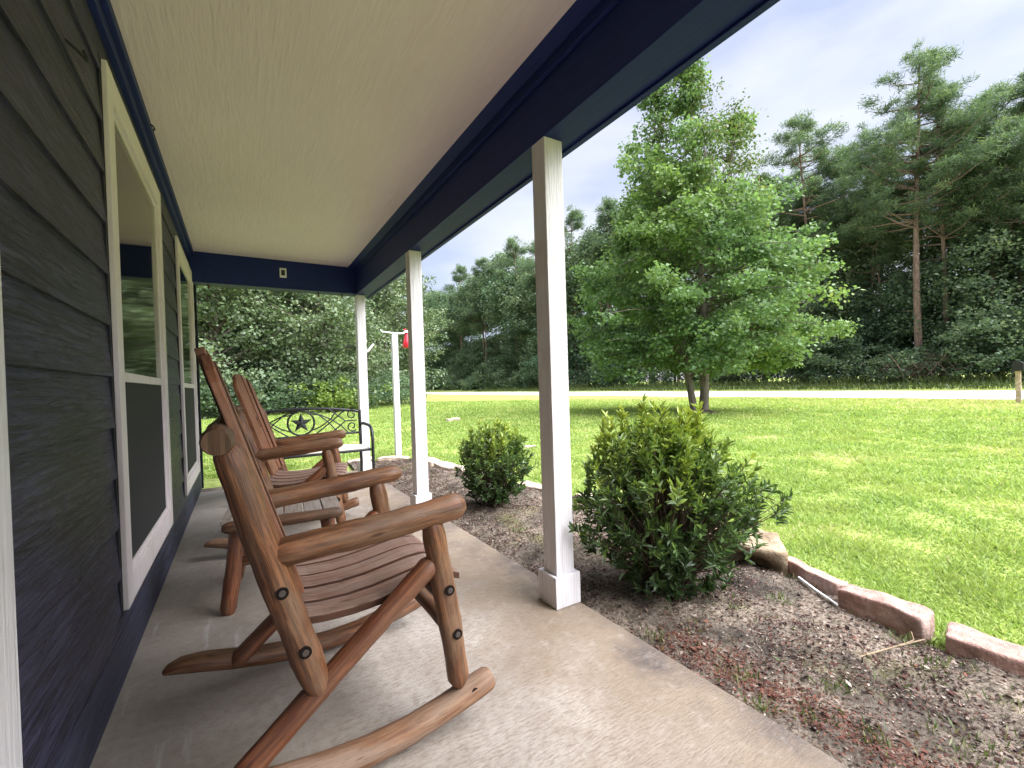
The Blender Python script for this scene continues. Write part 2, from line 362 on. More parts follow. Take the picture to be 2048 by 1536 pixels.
g = mixc(t, mval(t, 'MULTIPLY', mval(t, 'MULTIPLY', ramp(t, broom, [(.38, (1, 1, 1)), (.52, (0, 0, 0))]), rng(wx, .3, 1.0)), .75), g, (.20, .15, .11))
g = mixc(t, mval(t, 'MULTIPLY', ramp(t, noise(t, c, 34, 6, .75), [(.48, (0, 0, 0)), (.62, (1, 1, 1))]), .38), g, (.24, .175, .13))
g = mixc(t, mval(t, 'MULTIPLY', ramp(t, noise(t, c, 17, 5, .7, loc=(6, 2, 0)), [(.54, (0, 0, 0)), (.72, (1, 1, 1))]), .28), g, (.54, .48, .43))
g = mixc(t, mval(t, 'MULTIPLY', ramp(t, fn, [(.3, (1, 1, 1)), (.42, (0, 0, 0))]), .35), g, (.15, .12, .10))
vs = N_(t, 'ShaderNodeTexVoronoi', Scale=2.3); t.links.new(c, vs.inputs[0])
g = mixc(t, mval(t, 'MULTIPLY', ramp(t, vs.outputs['Distance'], [(.02, (1, 1, 1)), (.05, (0, 0, 0))]), .6), g, (.62, .60, .58))
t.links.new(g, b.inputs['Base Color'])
t.links.new(ramp(t, n3, [(.35, (.42, .42, .42)), (.65, (.75, .75, .75))]), b.inputs['Roughness'])
p = bump(t, b, broom, .7, .006); p = bump(t, b, n3, .3, .01, p); bump(t, b, fn, .25, .002, p)
# glass
m = bpy.data.materials.new('window_glass'); m.use_nodes = True; t = m.node_tree; M['glass'] = m
t.nodes.clear(); o = t.nodes.new('ShaderNodeOutputMaterial'); mx = t.nodes.new('ShaderNodeMixShader'); tr = t.nodes.new('ShaderNodeBsdfTransparent'); gl = t.nodes.new('ShaderNodeBsdfGlossy')
tr.inputs[0].default_value = (.80, .86, .78, 1); gl.inputs['Roughness'].default_value = .06; gl.inputs[0].default_value = (.95, .95, .9, 1)
fr = t.nodes.new('ShaderNodeFresnel'); fr.inputs[0].default_value = 1.42
nn = noise(t, coords(t), 2, 2); bp = N_(t, 'ShaderNodeBump', Strength=.05, Distance=.01); t.links.new(nn, bp.inputs['Height']); t.links.new(bp.outputs[0], gl.inputs['Normal'])
t.links.new(fr.outputs[0], mx.inputs[0]); t.links.new(tr.outputs[0], mx.inputs[1]); t.links.new(gl.outputs[0], mx.inputs[2]); t.links.new(mx.outputs[0], o.inputs[0])

# ------------------------------------------------------------------ terrain
def sstep(x, a, b): u = np.clip((x-a)/(b-a), 0, 1); return u*u*(3-2*u)
def gz(x, y):
    x = np.asarray(x, float); y = np.asarray(y, float)
    z = -.085 - .215*sstep(x, 9, 27.5)
    z = z + .02*np.sin(x*.9+y*.4)*np.sin(y*.7-x*.3)*sstep(np.hypot(x-2, y-2), 6, 12)
    z = z + .232*sstep(x, 28.6, 35.6)*1.0 + .36*sstep(x, 36.2, 42)
    return z
xs = np.concatenate([np.linspace(-60, -2, 30), np.linspace(-1, 28, 88), np.linspace(28.6, 44, 30), np.linspace(46, 260, 40)])
ys = np.concatenate([np.linspace(-120, -4, 40), np.linspace(-3, 40, 100), np.linspace(42, 300, 60)])
X, Y = np.meshgrid(xs, ys); Z = gz(X, Y)
Z = np.where((X < 2.75) & (Y < 6.8), -.16, Z)
me = bpy.data.meshes.new('lawn'); nx, ny = len(xs), len(ys)
vv = np.stack([X, Y, Z], -1).reshape(-1, 3); ff = [(j*nx+i, j*nx+i+1, (j+1)*nx+i+1, (j+1)*nx+i) for j in range(ny-1) for i in range(nx-1)]
me.from_pydata(vv.tolist(), [], ff); me.polygons.foreach_set('use_smooth', [True]*len(ff)); me.materials.append(M['lawn'])
lawn = link(bpy.data.objects.new('lawn', me)); tag(lawn, kind='structure')
# road
xr = np.linspace(29.7, 34.6, 8); yr = np.linspace(-120, 260, 200)
mb = MB(); vs = []
for y in yr:
    for x in xr: vs.append((x+.15*math.sin(y*.11), y, float(gz(x, y))+.02))
n = len(xr); ff = [(j*n+i, j*n+i+1, (j+1)*n+i+1, (j+1)*n+i) for j in range(len(yr)-1) for i in range(n-1)]
mb.add(vs, ff, [[(0, 0)]*4]*len(ff), True); tag(mb.build('road', M['road']), kind='structure')
# garden bed
EY = [-1.6, .3, .7, 1.05, 1.4, 1.7, 2.5, 3.3, 4.1, 5.2, 5.8, 6.6, 7.0, 7.2]; EX = [3.0, 2.83, 2.87, 2.95, 3.07, 3.15, 3.27, 3.25, 3.02, 2.92, 2.82, 2.8, 2.4, 1.85]
def xe(y): return np.interp(y, EY, EX)
rng_ = np.random.default_rng(5)
def bz(x, y): return -.062+.010*np.sin(x*9+y*5)+.009*np.sin(y*13-x*4)+.006*np.sin(x*31+y*17)+.005*np.sin(y*41-x*23)+.015*(x-1.8)*0
vs = []; yb = np.linspace(-1.6, 7.2, 320); nb = 60
for y in yb:
    xx = np.linspace(1.78, xe(y), nb); zz = bz(xx, y); zz[-1] = -.10
    vs += [(float(a), float(y), float(q)) for a, q in zip(xx, zz)]
ff = [(j*nb+i, j*nb+i+1, (j+1)*nb+i+1, (j+1)*nb+i) for j in range(len(yb)-1) for i in range(nb-1)]
mb = MB(); mb.add(vs, ff, [[(0, 0)]*4]*len(ff), True); tag(mb.build('garden_bed', M['soil']), kind='structure')
# slab
mb = MB(); mb.b2(-.02, 1.80, -3.2, 5.87, -.2, 0); tag(mb.build('porch_slab', M['concrete'], bevel=.008), kind='structure')
# dirt strip beyond the slab and a dirt mound at the tree
mb = MB(); vs = [(14.03, 9.87, -.0)]; ff = []
for k in range(24):
    a = k*math.pi/12; r = .75+.15*math.sin(a*3); vs.append((14.03+r*.35*math.cos(a), 9.87+r*.35*math.sin(a), .0))
for k in range(24):
    a = k*math.pi/12; r = .75+.15*math.sin(a*3+1); vs.append((14.03+r*math.cos(a), 9.87+r*math.sin(a), -.115))
for k in range(24):
    k2 = (k+1) % 24; ff.append((0, 1+k, 1+k2)); ff.append((1+k, 25+k, 25+k2, 1+k2))
mb.add(vs, ff, [[(0, 0)]*len(f) for f in ff], True); tag(mb.build('dirt_mound', M['soil']), kind='structure')
mb = MB(); mb.b2(-.4, 1.9, 5.80, 6.5, -.2, -.07); tag(mb.build('dirt_strip', M['soil'], bevel=.02), kind='structure')

# ------------------------------------------------------------------ house
H = 2.55; HB = 2.2265; BW = 1.672; YL = 5.665; Y0 = -3.2; YE = 6.12
house = empty('house', (0, 0, 0), 0, 'dark sided single storey house with covered porch, navy beam and white posts', 'house')
wins = [(2.223, 3.545), (4.42, 5.765)]; WZ0, WZ1 = .2495, 2.3332
openings = [(a+.03, b_-.03, WZ0+.03, WZ1-.03) for a, b_ in wins]+[(.2, 1.20, -1, 2.15)]
mb = MB(); c0 = .19
for k in range(1, 13):
    z0 = .19*k; z1 = min(z0+.19, 2.45)
    cuts = sorted(set([z0, z1]+[z for o_ in openings for z in o_[2:] if z0 < z < z1]))
    for za, zb in zip(cuts[:-1], cuts[1:]):
        segs = [(Y0, YE)]
        for (a, b_, q0, q1) in openings:
            if q0 <= za+1e-4 and q1 >= zb-1e-4:
                ns = []
                for s0, s1 in segs:
                    if b_ <= s0 or a >= s1: ns.append((s0, s1)); continue
                    if a > s0: ns.append((s0, a))
                    if b_ < s1: ns.append((b_, s1))
                segs = ns
        fx = lambda z: .014-.011*(z-z0)/.19
        for s0, s1 in segs:
            P = [(-.03, za), (fx(za), za), (fx(zb), zb), (-.03, zb)]
            vs = [(x, s0, z) for x, z in P]+[(x, s1, z) for x, z in P]
            F = [(0, 1, 2, 3), (7, 6, 5, 4), (1, 5, 6, 2), (0, 4, 5, 1), (3, 2, 6, 7)]
            mb.add(vs, F, [[(0, 0)]*4]*5)
mb.build('siding_wall', M['siding'], house)
mb = MB(); mb.b2(-.03, .016, 1.262, YE, .0, .186); mb.build('skirt_board', M['skirt'], house, .004)
mb = MB(); mb.b2(-.03, .030, 1.18, YE-.08, 2.452, 2.50); mb.b2(-.03, .052, Y0, YE-.08, 2.502, H-.001); mb.build('frieze_board', M['navy'], house, .003)
# shell behind the siding: end wall, back walls, inner room
mb = MB(); mb.b2(-8, -.035, YE-.12, YE-.005, 0, 2.6); mb.b2(-8, -7.9, Y0, YE-.13, 0, 2.6); mb.b2(-7.9, -.035, Y0, Y0+.1, 0, 2.6); mb.build('end_wall', M['siding'], house)
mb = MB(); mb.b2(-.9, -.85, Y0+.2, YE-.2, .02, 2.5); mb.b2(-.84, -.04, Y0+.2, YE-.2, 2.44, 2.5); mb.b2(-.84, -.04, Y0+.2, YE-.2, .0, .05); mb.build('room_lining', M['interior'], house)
mb = MB(); mb.b2(-.035, .030, YE+.002, YE+.06, 0, 2.5); mb.build('corner_board', M['black_trim'], house, .003)
mb = MB(); mb.b2(-.04, .012, YE+.062, YE+.085, 0, 2.5); mb.build('corner_edge', M['white'], house)
mb = MB(); mb.b2(-.02, .030, 1.14, 1.260, .0, 2.25); mb.b2(-.02, .030, .18, .30, .0, 2.25); mb.b2(-.02, .028, .302, 1.138, 2.13, 2.25); fr_ = mb.build('door_frame', M['white'], house, .003)
mb = MB(); mb.b2(-.06, -.02, .30, 1.14, .01, 2.13); mb.b2(-.02, -.012, .42, .68, .25, .95); mb.b2(-.02, -.012, .76, 1.02, .25, .95); mb.b2(-.02, -.012, .42, 1.02, 1.15, 1.95); dr = mb.build('door', M['navy'], house, .003)
mb = MB(); mb.tube([(-.02, 1.06, 1.0), (.03, 1.06, 1.0)], .012); mb.tube([(.03, 1.06, 1.0), (.055, 1.06, 1.0), (.075, 1.06, 1.0)], [.02, .03, .02]); mb.build('handle', M['bolt'], dr)
# windows
for wi, (a, b_) in enumerate(wins):
    w = empty('window', (0, 0, 0)); w.parent = house
    mb = MB(); fw = .093; zt, zb_ = WZ1, WZ0
    mb.b2(-.05, .012, a-.022, a+.02, zb_-.02, zt+.012); mb.build('casing_back', M['black_trim'], w)
    mb = MB(); mb.b2(-.05, .012, b_-.02, b_+.022, zb_-.02, zt+.012); mb.build('casing_back', M['black_trim'], w)
    mb = MB()
    mb.b2(.013, .030, a, a+fw, zb_, zt); mb.b2(.013, .030, b_-fw, b_, zb_, zt)
    mb.b2(.013, .029, a+fw, b_-fw, zt-.105, zt); mb.b2(.013, .029, a+fw, b_-fw, zb_, zb_+.10)
    mb.build('casing', M['winwhite'], w, .002)
    ia, ib, iz0, iz1 = a+fw, b_-fw, zb_+.10, zt-.105; zm = 1.145
    mb = MB()
    for (y0, y1) in ((ia, ia+.022), (ib-.022, ib)): mb.b2(-.045, .0155, y0, y1, iz0, iz1)
    mb.b2(-.045, .0155, ia+.022, ib-.022, iz1-.022, iz1); mb.b2(-.045, .0155, ia+.022, ib-.022, iz0, iz0+.03); mb.b2(-.03, .0145, ia+.022, ib-.022, zm-.02, zm+.02)
    mb.build('frame', M['winwhite'], w, .002)
    mb = MB(); mb.b2(.005, .008, ia+.022, ib-.022, zm+.02, iz1-.022); mb.build('glass_pane', M['glass'], w)
    mb = MB(); mb.b2(.006, .009, ia+.022, ib-.022, iz0+.03, zm-.02); mb.build('insect_screen', M['screen'], w)
    mb = MB(); ny_ = 90; vs = []; ya, yb_ = ia+.0, ib-.0     # pleated curtain
    for i in range(ny_+1):
        y = ya+(yb_-ya)*i/ny_; x = -.075+.014*math.sin(i*.9)+.008*math.sin(i*2.3)
        vs += [(x, y, iz0), (x, y, iz1)]
    F = [(2*i, 2*i+2, 2*i+3, 2*i+1) for i in range(ny_)]; mb.add(vs, F, [[(0, 0)]*4]*len(F), True); mb.build('curtain', M['curtain'], w)
# ceiling, beams, roof
mb = MB(); mb.b2(.0, BW+.01, Y0, YL+.01, H, H+.02); mb.build('porch_ceiling', M['ceiling'], house)
mb = MB(); mb.b2(.056, BW-.024, 5.48, 5.486, H-.003, H-.0005); mb.build('ceiling_joint', M['ceiling'], house)
mb = MB(); mb.b2(BW, BW+.142, Y0, YL+.14, HB, H); mb.build('porch_beam', M['navy'], house, .003)
mb = MB(); mb.b2(BW-.022, BW-.001, Y0, YL-.03, H-.075, H-.001); mb.build('beam_moulding', M['navy'], house, .003)
mb = MB(); mb.b2(BW+.146, BW+.222, Y0, YL+.22, HB+.006, HB+.17); mb.b2(BW+.175, BW+.195, Y0, YL+.22, HB-.006, HB+.0055); mb.build('fascia', M['navy'], house, .003)
mb = MB(); mb.b2(.012, BW-.001, YL, YL+.14, HB+.004, H-.002); mb.b2(-.02, BW+.14, YL+.144, YL+.22, HB+.012, H); mb.build('cross_beam', M['navy'], house, .003)
for (x, z) in ((.16, .045), (1.25, .05), (1.52, .035)):
    mb = MB(); mb.tube([(x, YL+.1, HB+.003), (x+.006, YL+.1, HB-z*.5), (x, YL+.1, HB-z)], [.012, .009, .003], 6); mb.build('mud_nest', M['dark_log'], house)
rf = MB(); e0 = BW+.20; P = [(e0+.12, 2.42), (e0+.12, 2.46), (-3.6, 4.25), (-8.6, 2.46), (-8.6, 2.42), (-3.6, 4.2)]
ya, yb_ = Y0-.3, YE+.3; vs = [(x, ya, z) for x, z in P]+[(x, yb_, z) for x, z in P]
# roof shell (two slopes) and the flat closure above the porch ceiling
F = [(0, 1, 7, 6), (1, 2, 8, 7), (2, 3, 9, 8), (3, 4, 10, 9), (4, 5, 11, 10), (5, 0, 6, 11), (0, 5, 2, 1), (5, 4, 3, 2), (6, 7, 8, 11), (11, 8, 9, 10)]
rf.add(vs, F, [[(0, 0)]*4]*len(F)); rf.b2(-8, BW+.1, Y0, YE, 2.575, 2.60); rf.build('roof', M['navy'], house)
# outlet
mb = MB(); mb.b2(.840, .910, YL-.012, YL-.001, 2.352, 2.460); ol = mb.build('outlet_cover', M['plastic_white'], house, .004)
mb = MB(); mb.b2(.856, .894, YL-.016, YL-.012, 2.375, 2.437); mb.build('socket', M['black'], ol, .002)
# hook on the siding
mb = MB(); mb.tube([(.008, 1.80, 2.125), (.03, 1.83, 2.118), (.045, 1.86, 2.11), (.045, 1.885, 2.115), (.040, 1.892, 2.135), (.036, 1.88, 2.15)], .004, 8); mb.build('wall_hook', M['black_trim'], house)
mb = MB(); mb.tube([(.05, 3.05, 2.52), (.065, 3.05, 2.515), (.072, 3.05, 2.50), (.066, 3.05, 2.49)], .004, 6); mb.build('frieze_hook', M['black_trim'], house)
# posts
s = .106; bs = .147
for i, (yc, ll) in enumerate(((1.756, 'nearest white porch post'), (3.715, None), (5.735, None))):
    mb = MB(); xc = BW+s/2
    mb.b2(BW+.001, BW+s, yc-s/2, yc+s/2, 0.002, HB-.001); p_ = mb.build('porch_post', M['white'], house, .003)
    mb = MB(); t_ = .0195
    mb.b2(xc-bs/2, xc+bs/2, yc-bs/2, yc-s/2-.001, .001, .15); mb.b2(xc-bs/2, xc+bs/2, yc+s/2+.001, yc+bs/2, .001, .15)
    mb.b2(xc-bs/2, xc-s/2, yc-s/2-.0005, yc+s/2+.0005, .001, .1495); mb.b2(xc+s/2+.001, xc+bs/2, yc-s/2-.0005, yc+s/2+.0005, .001, .1495); mb.build('base_trim', M['white'], p_, .003)
    if i == 2:
        mb = MB(); mb.tube([(BW+s-.002, yc-.01, 1.53), (BW+s+.035, yc-.01, 1.55)], .016, 8); mb.tube([(BW+s+.025, yc-.01, 1.54), (BW+s+.10, yc-.01, 1.63)], .014, 10); mb.build('pole_bracket', M['plastic_white'], p_)

# ------------------------------------------------------------------ rocking chairs
def rocking_chair(name, label, seed):
    random.seed(seed)
    t = empty(name, (0, 0, 0), 0, label, 'rocking chair', 'log rocking chairs on the porch')
    O = .62; hw = .325
    def q(x, y, z): return (x-O, y, z)
    for s_ in (-1, 1):
        y = s_*hw
        mb = MB(); mb.log(q(.383, y, .945), q(.577, y, .255), .040, .05, .09); leg = mb.build('rear_leg', M['log'], t)
        for (x, z) in ((.493, .559), (.541, .393)): bolt(leg, q(x, y, z), s_, .0385)
        mb = MB(); mb.log(q(.905, y, .668), q(.983, y, .118), .035, .06, .03); leg = mb.build('front_leg', M['log'], t)
        for (x, z) in ((.945, .444), (.966, .303)): bolt(leg, q(x, y, z), s_, .0335)
        mb = MB(); mb.log(q(.478, y*1.01, .648), q(1.015, y*1.01, .692), .039, 0, .022, 16, .07); mb.build('armrest', M['log'], t)
        mb = MB(); mb.log(q(.918, y*.99, .535), q(.365, y*.93, .075), .032, .03, .02); mb.build('brace', M['log_red'], t)
        # rocker: sawn curved half log
        mb = MB(); pr = [(.160, .100), (.175, .108), (.21, .112), (.27, .104), (.36, .084), (.47, .062), (.58, .048), (.70, .044), (.82, .053), (.93, .073), (1.0, .089), (1.05, .102), (1.08, .110), (1.09, .112)]
        rr = [.010, .022, .034, .040, .043, .043, .043, .043, .043,   .043, .044, .044, .042, .034]
        mb.tube([q(x, y*1.02, z) for x, z in pr], rr, 16, True, .05, .82); rk = mb.build('rocker', M['log_grey'] if s_ < 0 else M['log'], t)
        bolt(rk, q(1.018, y*1.02, .104), s_, .032)
        if s_ > 0: bolt(rk, q(.385, y*1.02, .085), s_, .032)
    def cross(n, x, z, r, e=.0, m_='log'):
        mb = MB(); mb.log(q(x, -hw-e, z), q(x, hw+e, z), r); return mb.build(n, M[m_], t)
    cross('back_crossbar', .368, .950, .036, .05, 'dark_log')
    cross('seat_crossbar', .541, .393, .028, -.03); cross('seat_crossbar', .945, .415, .028, -.03); cross('stretcher', .966, .303, .026, -.03); cross('back_support', .488, .590, .026, -.03)
    # seat slats (front to back, S-curved)
    n = 5; w = .55/n
    prof = [(.50, .455), (.54, .440), (.60, .432), (.68, .430), (.76, .436), (.84, .449), (.91, .461), (.96, .463), (1.0, .457), (1.02, .449)]
    for i in range(n):
        y0 = -.275+i*w+.006; mb = MB(); dz = random.uniform(-.002, .002)
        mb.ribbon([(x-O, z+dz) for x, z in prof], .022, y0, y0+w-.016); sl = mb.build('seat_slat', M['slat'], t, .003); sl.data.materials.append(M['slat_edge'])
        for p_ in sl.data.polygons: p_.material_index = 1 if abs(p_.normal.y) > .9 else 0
    # back slats: fan with rounded top
    n = 5; w = .49/n
    p0 = Vector((.553, 0, .495)); dr = Vector((-.205, 0, .675)).normalized(); nr = Vector((dr.z, 0, -dr.x))
    tops = [.668, .715, .735, .715, .668]
    for i in range(n):
        yc = -.245+(i+.5)*w; hh = w/2-.005; Lg = tops[i]; th = .024; mb = MB(); K = 12
        vs = []; prof2 = []
        for j in range(K+1):
            v = Lg*j/K if j < K else Lg; prof2.append(v)
        # slat outline, the outer corners of the outermost slats rounded
        pts = [(yc-hh, 0), (yc+hh, 0)]
        def tp(y): return .745-.10*min(1, abs(y)/.245)**2.2
        pts += [(yc+hh, v) for v in (Lg*.3, Lg*.6)]+[(yc+hh*(1-2*k/6), tp(yc+hh*(1-2*k/6))-(.02 if (k == 0 and i == 4) or (k == 6 and i == 0) else 0)) for k in range(7)]+[(yc-hh, v) for v in (Lg*.6, Lg*.3)]
        cv = .018*(1-(yc/.245)**2)      # gentle hollow across the back
        fr = [p0+dr*v+nr*(th/2-cv)+Vector((-O, y, 0)) for y, v in pts]; bk = [p-nr*th for p in fr]; m_ = len(pts)
        F = [list(range(m_)), list(range(2*m_-1, m_-1, -1))]+[[(k+1) % m_, k, k+m_, (k+1) % m_+m_] for k in range(m_)]
        oo = random.random()*8
        UV = [[(oo+y, oo+v) for y, v in pts], [(oo+pts[k-m_][0]+.4, oo+pts[k-m_][1]) for k in F[1]]]
        for k in range(m_):
            a_, b2_ = pts[k], pts[(k+1) % m_]; UV.append([(oo+.7, oo+b2_[1]), (oo+.7, oo+a_[1]), (oo+.724, oo+a_[1]), (oo+.724, oo+b2_[1])])
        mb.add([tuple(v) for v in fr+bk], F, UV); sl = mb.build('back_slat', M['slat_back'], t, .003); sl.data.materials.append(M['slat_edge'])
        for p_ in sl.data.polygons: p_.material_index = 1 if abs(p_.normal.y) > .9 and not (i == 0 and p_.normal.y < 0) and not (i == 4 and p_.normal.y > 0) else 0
        if i == 2:
            mb = MB()
            for (dy, v, r1, r2) in ((.0, .40, .013, .018), (.006, .372, .008, .02), (.012, .345, .010, .012)):
                c_ = p0+dr*v+nr*(th/2-cv+.0015)+Vector((-O, yc+dy, 0))
                vs = [tuple(c_+Vector((0, math.cos(a)*r1, 0))+dr*math.sin(a)*r2) for a in np.linspace(0, 2*math.pi, 10)[:-1]]
                mb.add(vs, [list(range(9))], [[(0, 0)]*9])
            mb.build('carving', M['bolt_hole'], sl)
    return t
def bolt(parent, c, s_, r):
    mb = MB(); y = c[1]+s_*(r-.001)
    mb.tube([(c[0], y, c[2]), (c[0], y+s_*.006, c[2])], .0155, 16)
    b_ = mb.build('bolt', M['bolt_hole'], parent)
    mb = MB(); mb.tube([(c[0], y+s_*.0045, c[2]), (c[0], y+s_*.0085, c[2])], [.0095, .008], 8); mb.build('bolt_head', M['bolt'], b_)
    return b_
ch = rocking_chair('rocking_chair', 'nearest log rocking chair, seen side on in the foreground, sawn log ends and dark bolts', 3)
ch.location = (.62, 1.625, 0)
c2 = rocking_chair('rocking_chair', 'farther log rocking chair with reddish back slats, between the side table and the iron bench', 8)
c2.location = (.715, 3.68, 0); c2.rotation_euler = (0, rad(-1.0), rad(-12.5))

# ------------------------------------------------------------------ side table
random.seed(11)
tb = empty('side_table', (.605, 2.76, 0), rad(-4.5), 'small log side table with grey boards, between the two log rocking chairs', 'side table')
n = 6; tw = .54; td = .50; zt = .455
for i in range(n):
    x0 = -tw/2+i*tw/n+.003; x1 = x0+tw/n-.006; mb = MB()
    mb.b2(x0, x1, -td/2, td/2, zt-.022, zt); mb.build('table_board', M['table'], tb, .003)
for s_ in (-1, 1): mb = MB(); mb.log((-tw/2+.008, s_*(td/2+.016), zt-.030), (tw/2+.005, s_*(td/2+.016), zt-.030), .027, .02, .02); mb.build('apron', M['dark_log'], tb)
for sx_ in (-1, 1):
    for sy_ in (-1, 1):
        mb = MB(); mb.log((sx_*.205, sy_*.19, zt-.04), (sx_*.255, sy_*.225, .002), .034, .02, .0); mb.build('leg', M['log_red'], tb)
    mb = MB(); mb.log((sx_*.235, -.2, .19), (sx_*.235, .2, .19), .022, .03, .03); mb.build('stretcher', M['log'], tb)
mb = MB(); mb.log((-.235, 0, .17), (.235, 0, .17), .026, .03, .03); mb.build('stretcher', M['log'], tb)

# ------------------------------------------------------------------ iron bench
bn = empty('garden_bench', (.985, 5.22, 0), rad(0), 'black cast iron bench with star and lattice back and cream seat, at the porch end', 'bench')
hw = .635; yb2 = .24; yf = -.22
fm = MB()
def arch(x, a=.80, b_=.862): return a+(b_-a)*(1-(x/hw)**2)
fm.tube([(-hw+2*hw*i/20, yb2+.02, arch(-hw+2*hw*i/20)) for i in range(21)], .016, 8)
fm.tube([(-hw, yb2, .555), (hw, yb2, .555)], .013, 8)
for s_ in (-1, 1): fm.tube([(s_*hw, yb2+.02, .82), (s_*hw, yb2, .42)], .018, 8)
fm.build('back_frame', M['iron'], bn)
lt = MB(); yy = yb2+.008
def line(p, q_, r=.0085): lt.tube([(p[0], yy, p[1]), ((p[0]+q_[0])/2, yy, (p[1]+q_[1])/2), (q_[0], yy, q_[1])], r, 6)
def circ(cx, cz, r, rr=.009, a0=0, a1=2*math.pi, n=28): lt.tube([(cx+r*math.cos(a0+(a1-a0)*i/n), yy, cz+r*math.sin(a0+(a1-a0)*i/n)) for i in range(n+1)], rr, 6)
circ(0, .705, .135, .011)
for s_ in (-1, 1):
    def ar(pts): lt.tube([(s_*x, yy, z) for x, z in pts], .008, 6)
    ar([(.09, .80), (.20, .785), (.31, .73), (.42, .65), (.50, .56)])
    ar([(.09, .61), (.20, .65), (.31, .73), (.38, .835)])
    ar([(.06, .84), (.17, .80), (.28, .70), (.40, .56)])
    ar([(.13, .56), (.24, .64), (.34, .72), (.46, .82)])
    ar([(.30, .56), (.40, .64), (.47, .70), (.60, .70)])
    ar([(.29, .85), (.37, .78), (.47, .70)])
    for up in (-1, 1):      # scrolls
        pts = []
        for i in range(22):
            a = i/21*math.pi*2.3; r = .062*(1-i/21*.72)
            pts.append((.545+r*math.cos(a+math.pi*.25), .70+up*(.068+r*math.sin(a+math.pi*.25))))
        ar(pts)
lt.build('lattice', M['iron'], bn)
st = MB(); ps = []
for k in range(10):
    a = math.pi/2+k*math.pi/5; r = .118 if k % 2 == 0 else .046; ps.append((r*math.cos(a), .705+r*math.sin(a)))
vs = [(0, yy-.016, .705), (0, yy+.016, .705)]+[(x, yy, z) for x, z in ps]
F = [(0, 2+k, 2+(k+1) % 10) for k in range(10)]+[(1, 2+(k+1) % 10, 2+k) for k in range(10)]
st.add(vs, F, [[(0, 0)]*3]*20); st.build('star', M['iron'], bn)
sm = MB(); sm.tube([(-hw, yf, .40), (hw, yf, .40)], .014, 8); sm.tube([(-hw, yb2, .40), (hw, yb2, .40)], .012, 8)
for s_ in (-1, 1): sm.tube([(s_*hw, yf, .40), (s_*hw, yb2, .40)], .012, 8)
sm.build('seat_frame', M['iron'], bn)
cu = MB(); vs = []; nu, nv = 14, 8
for j in range(nv+1):
    for i in range(nu+1):
        u = -1+2*i/nu; v = -1+2*j/nv; z = .418+.032*((1-u**6)*(1-v**4))
        vs.append((u*(hw-.02), v*.215, z))
F = [(j*(nu+1)+i, j*(nu+1)+i+1, (j+1)*(nu+1)+i+1, (j+1)*(nu+1)+i) for j in range(nv) for i in range(nu)]
cu.add(vs, F, [[(0, 0)]*4]*len(F), True); cu.b2(-hw+.02, hw-.02, -.215, .215, .404, .4175); cu.build('seat_cushion', M['cushion'], bn)
for s_ in (-1, 1):
    mb = MB(); x = s_*(hw+.015)
    mb.tube([(x, yb2+.01, .655), (x, yb2-.10, .665), (x, yf+.10, .660), (x, yf+.02, .64), (x, yf-.03, .59), (x, yf-.045, .50), (x, yf-.045, .25), (x, yf-.06, .0)], .017, 10); mb.build('armrest', M['iron'], bn)
    mb = MB(); mb.tube([(x-.02*s_, yb2, .42), (x-.01*s_, yb2+.02, .2), (x-.01*s_, yb2+.05, .0)], .017, 10); mb.build('rear_leg', M['iron'], bn)

# ------------------------------------------------------------------ feeder pole, mailbox
pl = empty('feeder_pole', (2.614, 7.29, -.08), 0, 'white wooden pole with a crossbar on top, at the far edge of the garden bed', 'pole')
mb = MB(); mb.b2(-.045, .045, -.045, .045, 0, 2.02); mb.build('post', M['white'], pl, .004)
mb = MB(); mb.tube([(-.20, 0, 2.065), (0, 0, 2.045), (.17, 0, 2.05)], .013, 8); mb.tube([(-.20, 0, 2.065), (-.225, 0, 2.10)], .010, 8); mb.build('crossbar', M['plastic_white'], pl)
fd = empty('hummingbird_feeder', (2.825, 7.30, 1.73), 0, 'small red hanging bird feeder beside the top of the white pole', 'bird feeder')
mb = MB(); mb.tube([(0, 0, .0), (0, 0, .02), (0, 0, .11), (0, 0, .20), (0, 0, .25)], [.045, .075, .055, .036, .026], 16); mb.build('feeder_body', M['red'], fd)
mb = MB(); mb.tube([(0, 0, .25), (0, 0, .27), (0, 0, .29)], [.05, .055, .02], 16); mb.build('feeder_top', M['plastic_white'], fd)
mb = MB(); mb.tube([(0, 0, .28), (-.01, 0, .32), (-.05, -.005, .30)], .006, 6); mb.build('hanger', M['red'], fd)
mx_ = empty('mailbox', (26.45, 4.64, float(gz(26.45, 4.64))), rad(6), 'black mailbox on a weathered wooden post beside the road', 'mailbox')
mb = MB(); mb.b2(-.075, .075, -.075, .075, 0, 1.28); mb.b2(-.07, .45, -.05, .05, 1.10, 1.19); mb.build('post', M['rock_pale'], mx_, .01)
mb = MB(); P = [(-.16, 0), (.16, 0), (.16, .22)]+[(.16*math.cos(a), .22+.16*math.sin(a)) for a in np.linspace(.2, math.pi-.2, 9)]+[(-.16, .22)]
n = len(P); vs = [(x0, y, 1.285+z) for x0 in (-.2, .42) for y, z in P]; F = [list(range(n))[::-1], [n+k for k in range(n)]]+[[k, (k+1) % n, n+(k+1) % n, n+k] for k in range(n)]
mb.add(vs, F, [[(0, 0)]*len(f) for f in F]); bx = mb.build('mail_box', M['black'], mx_, .008)
mb = MB(); mb.b2(.1, .13, -.178, -.168, 1.42, 1.66); mb.b2(.10, .20, -.178, -.168, 1.60, 1.66); mb.build('flag', M['plastic_white'], bx)

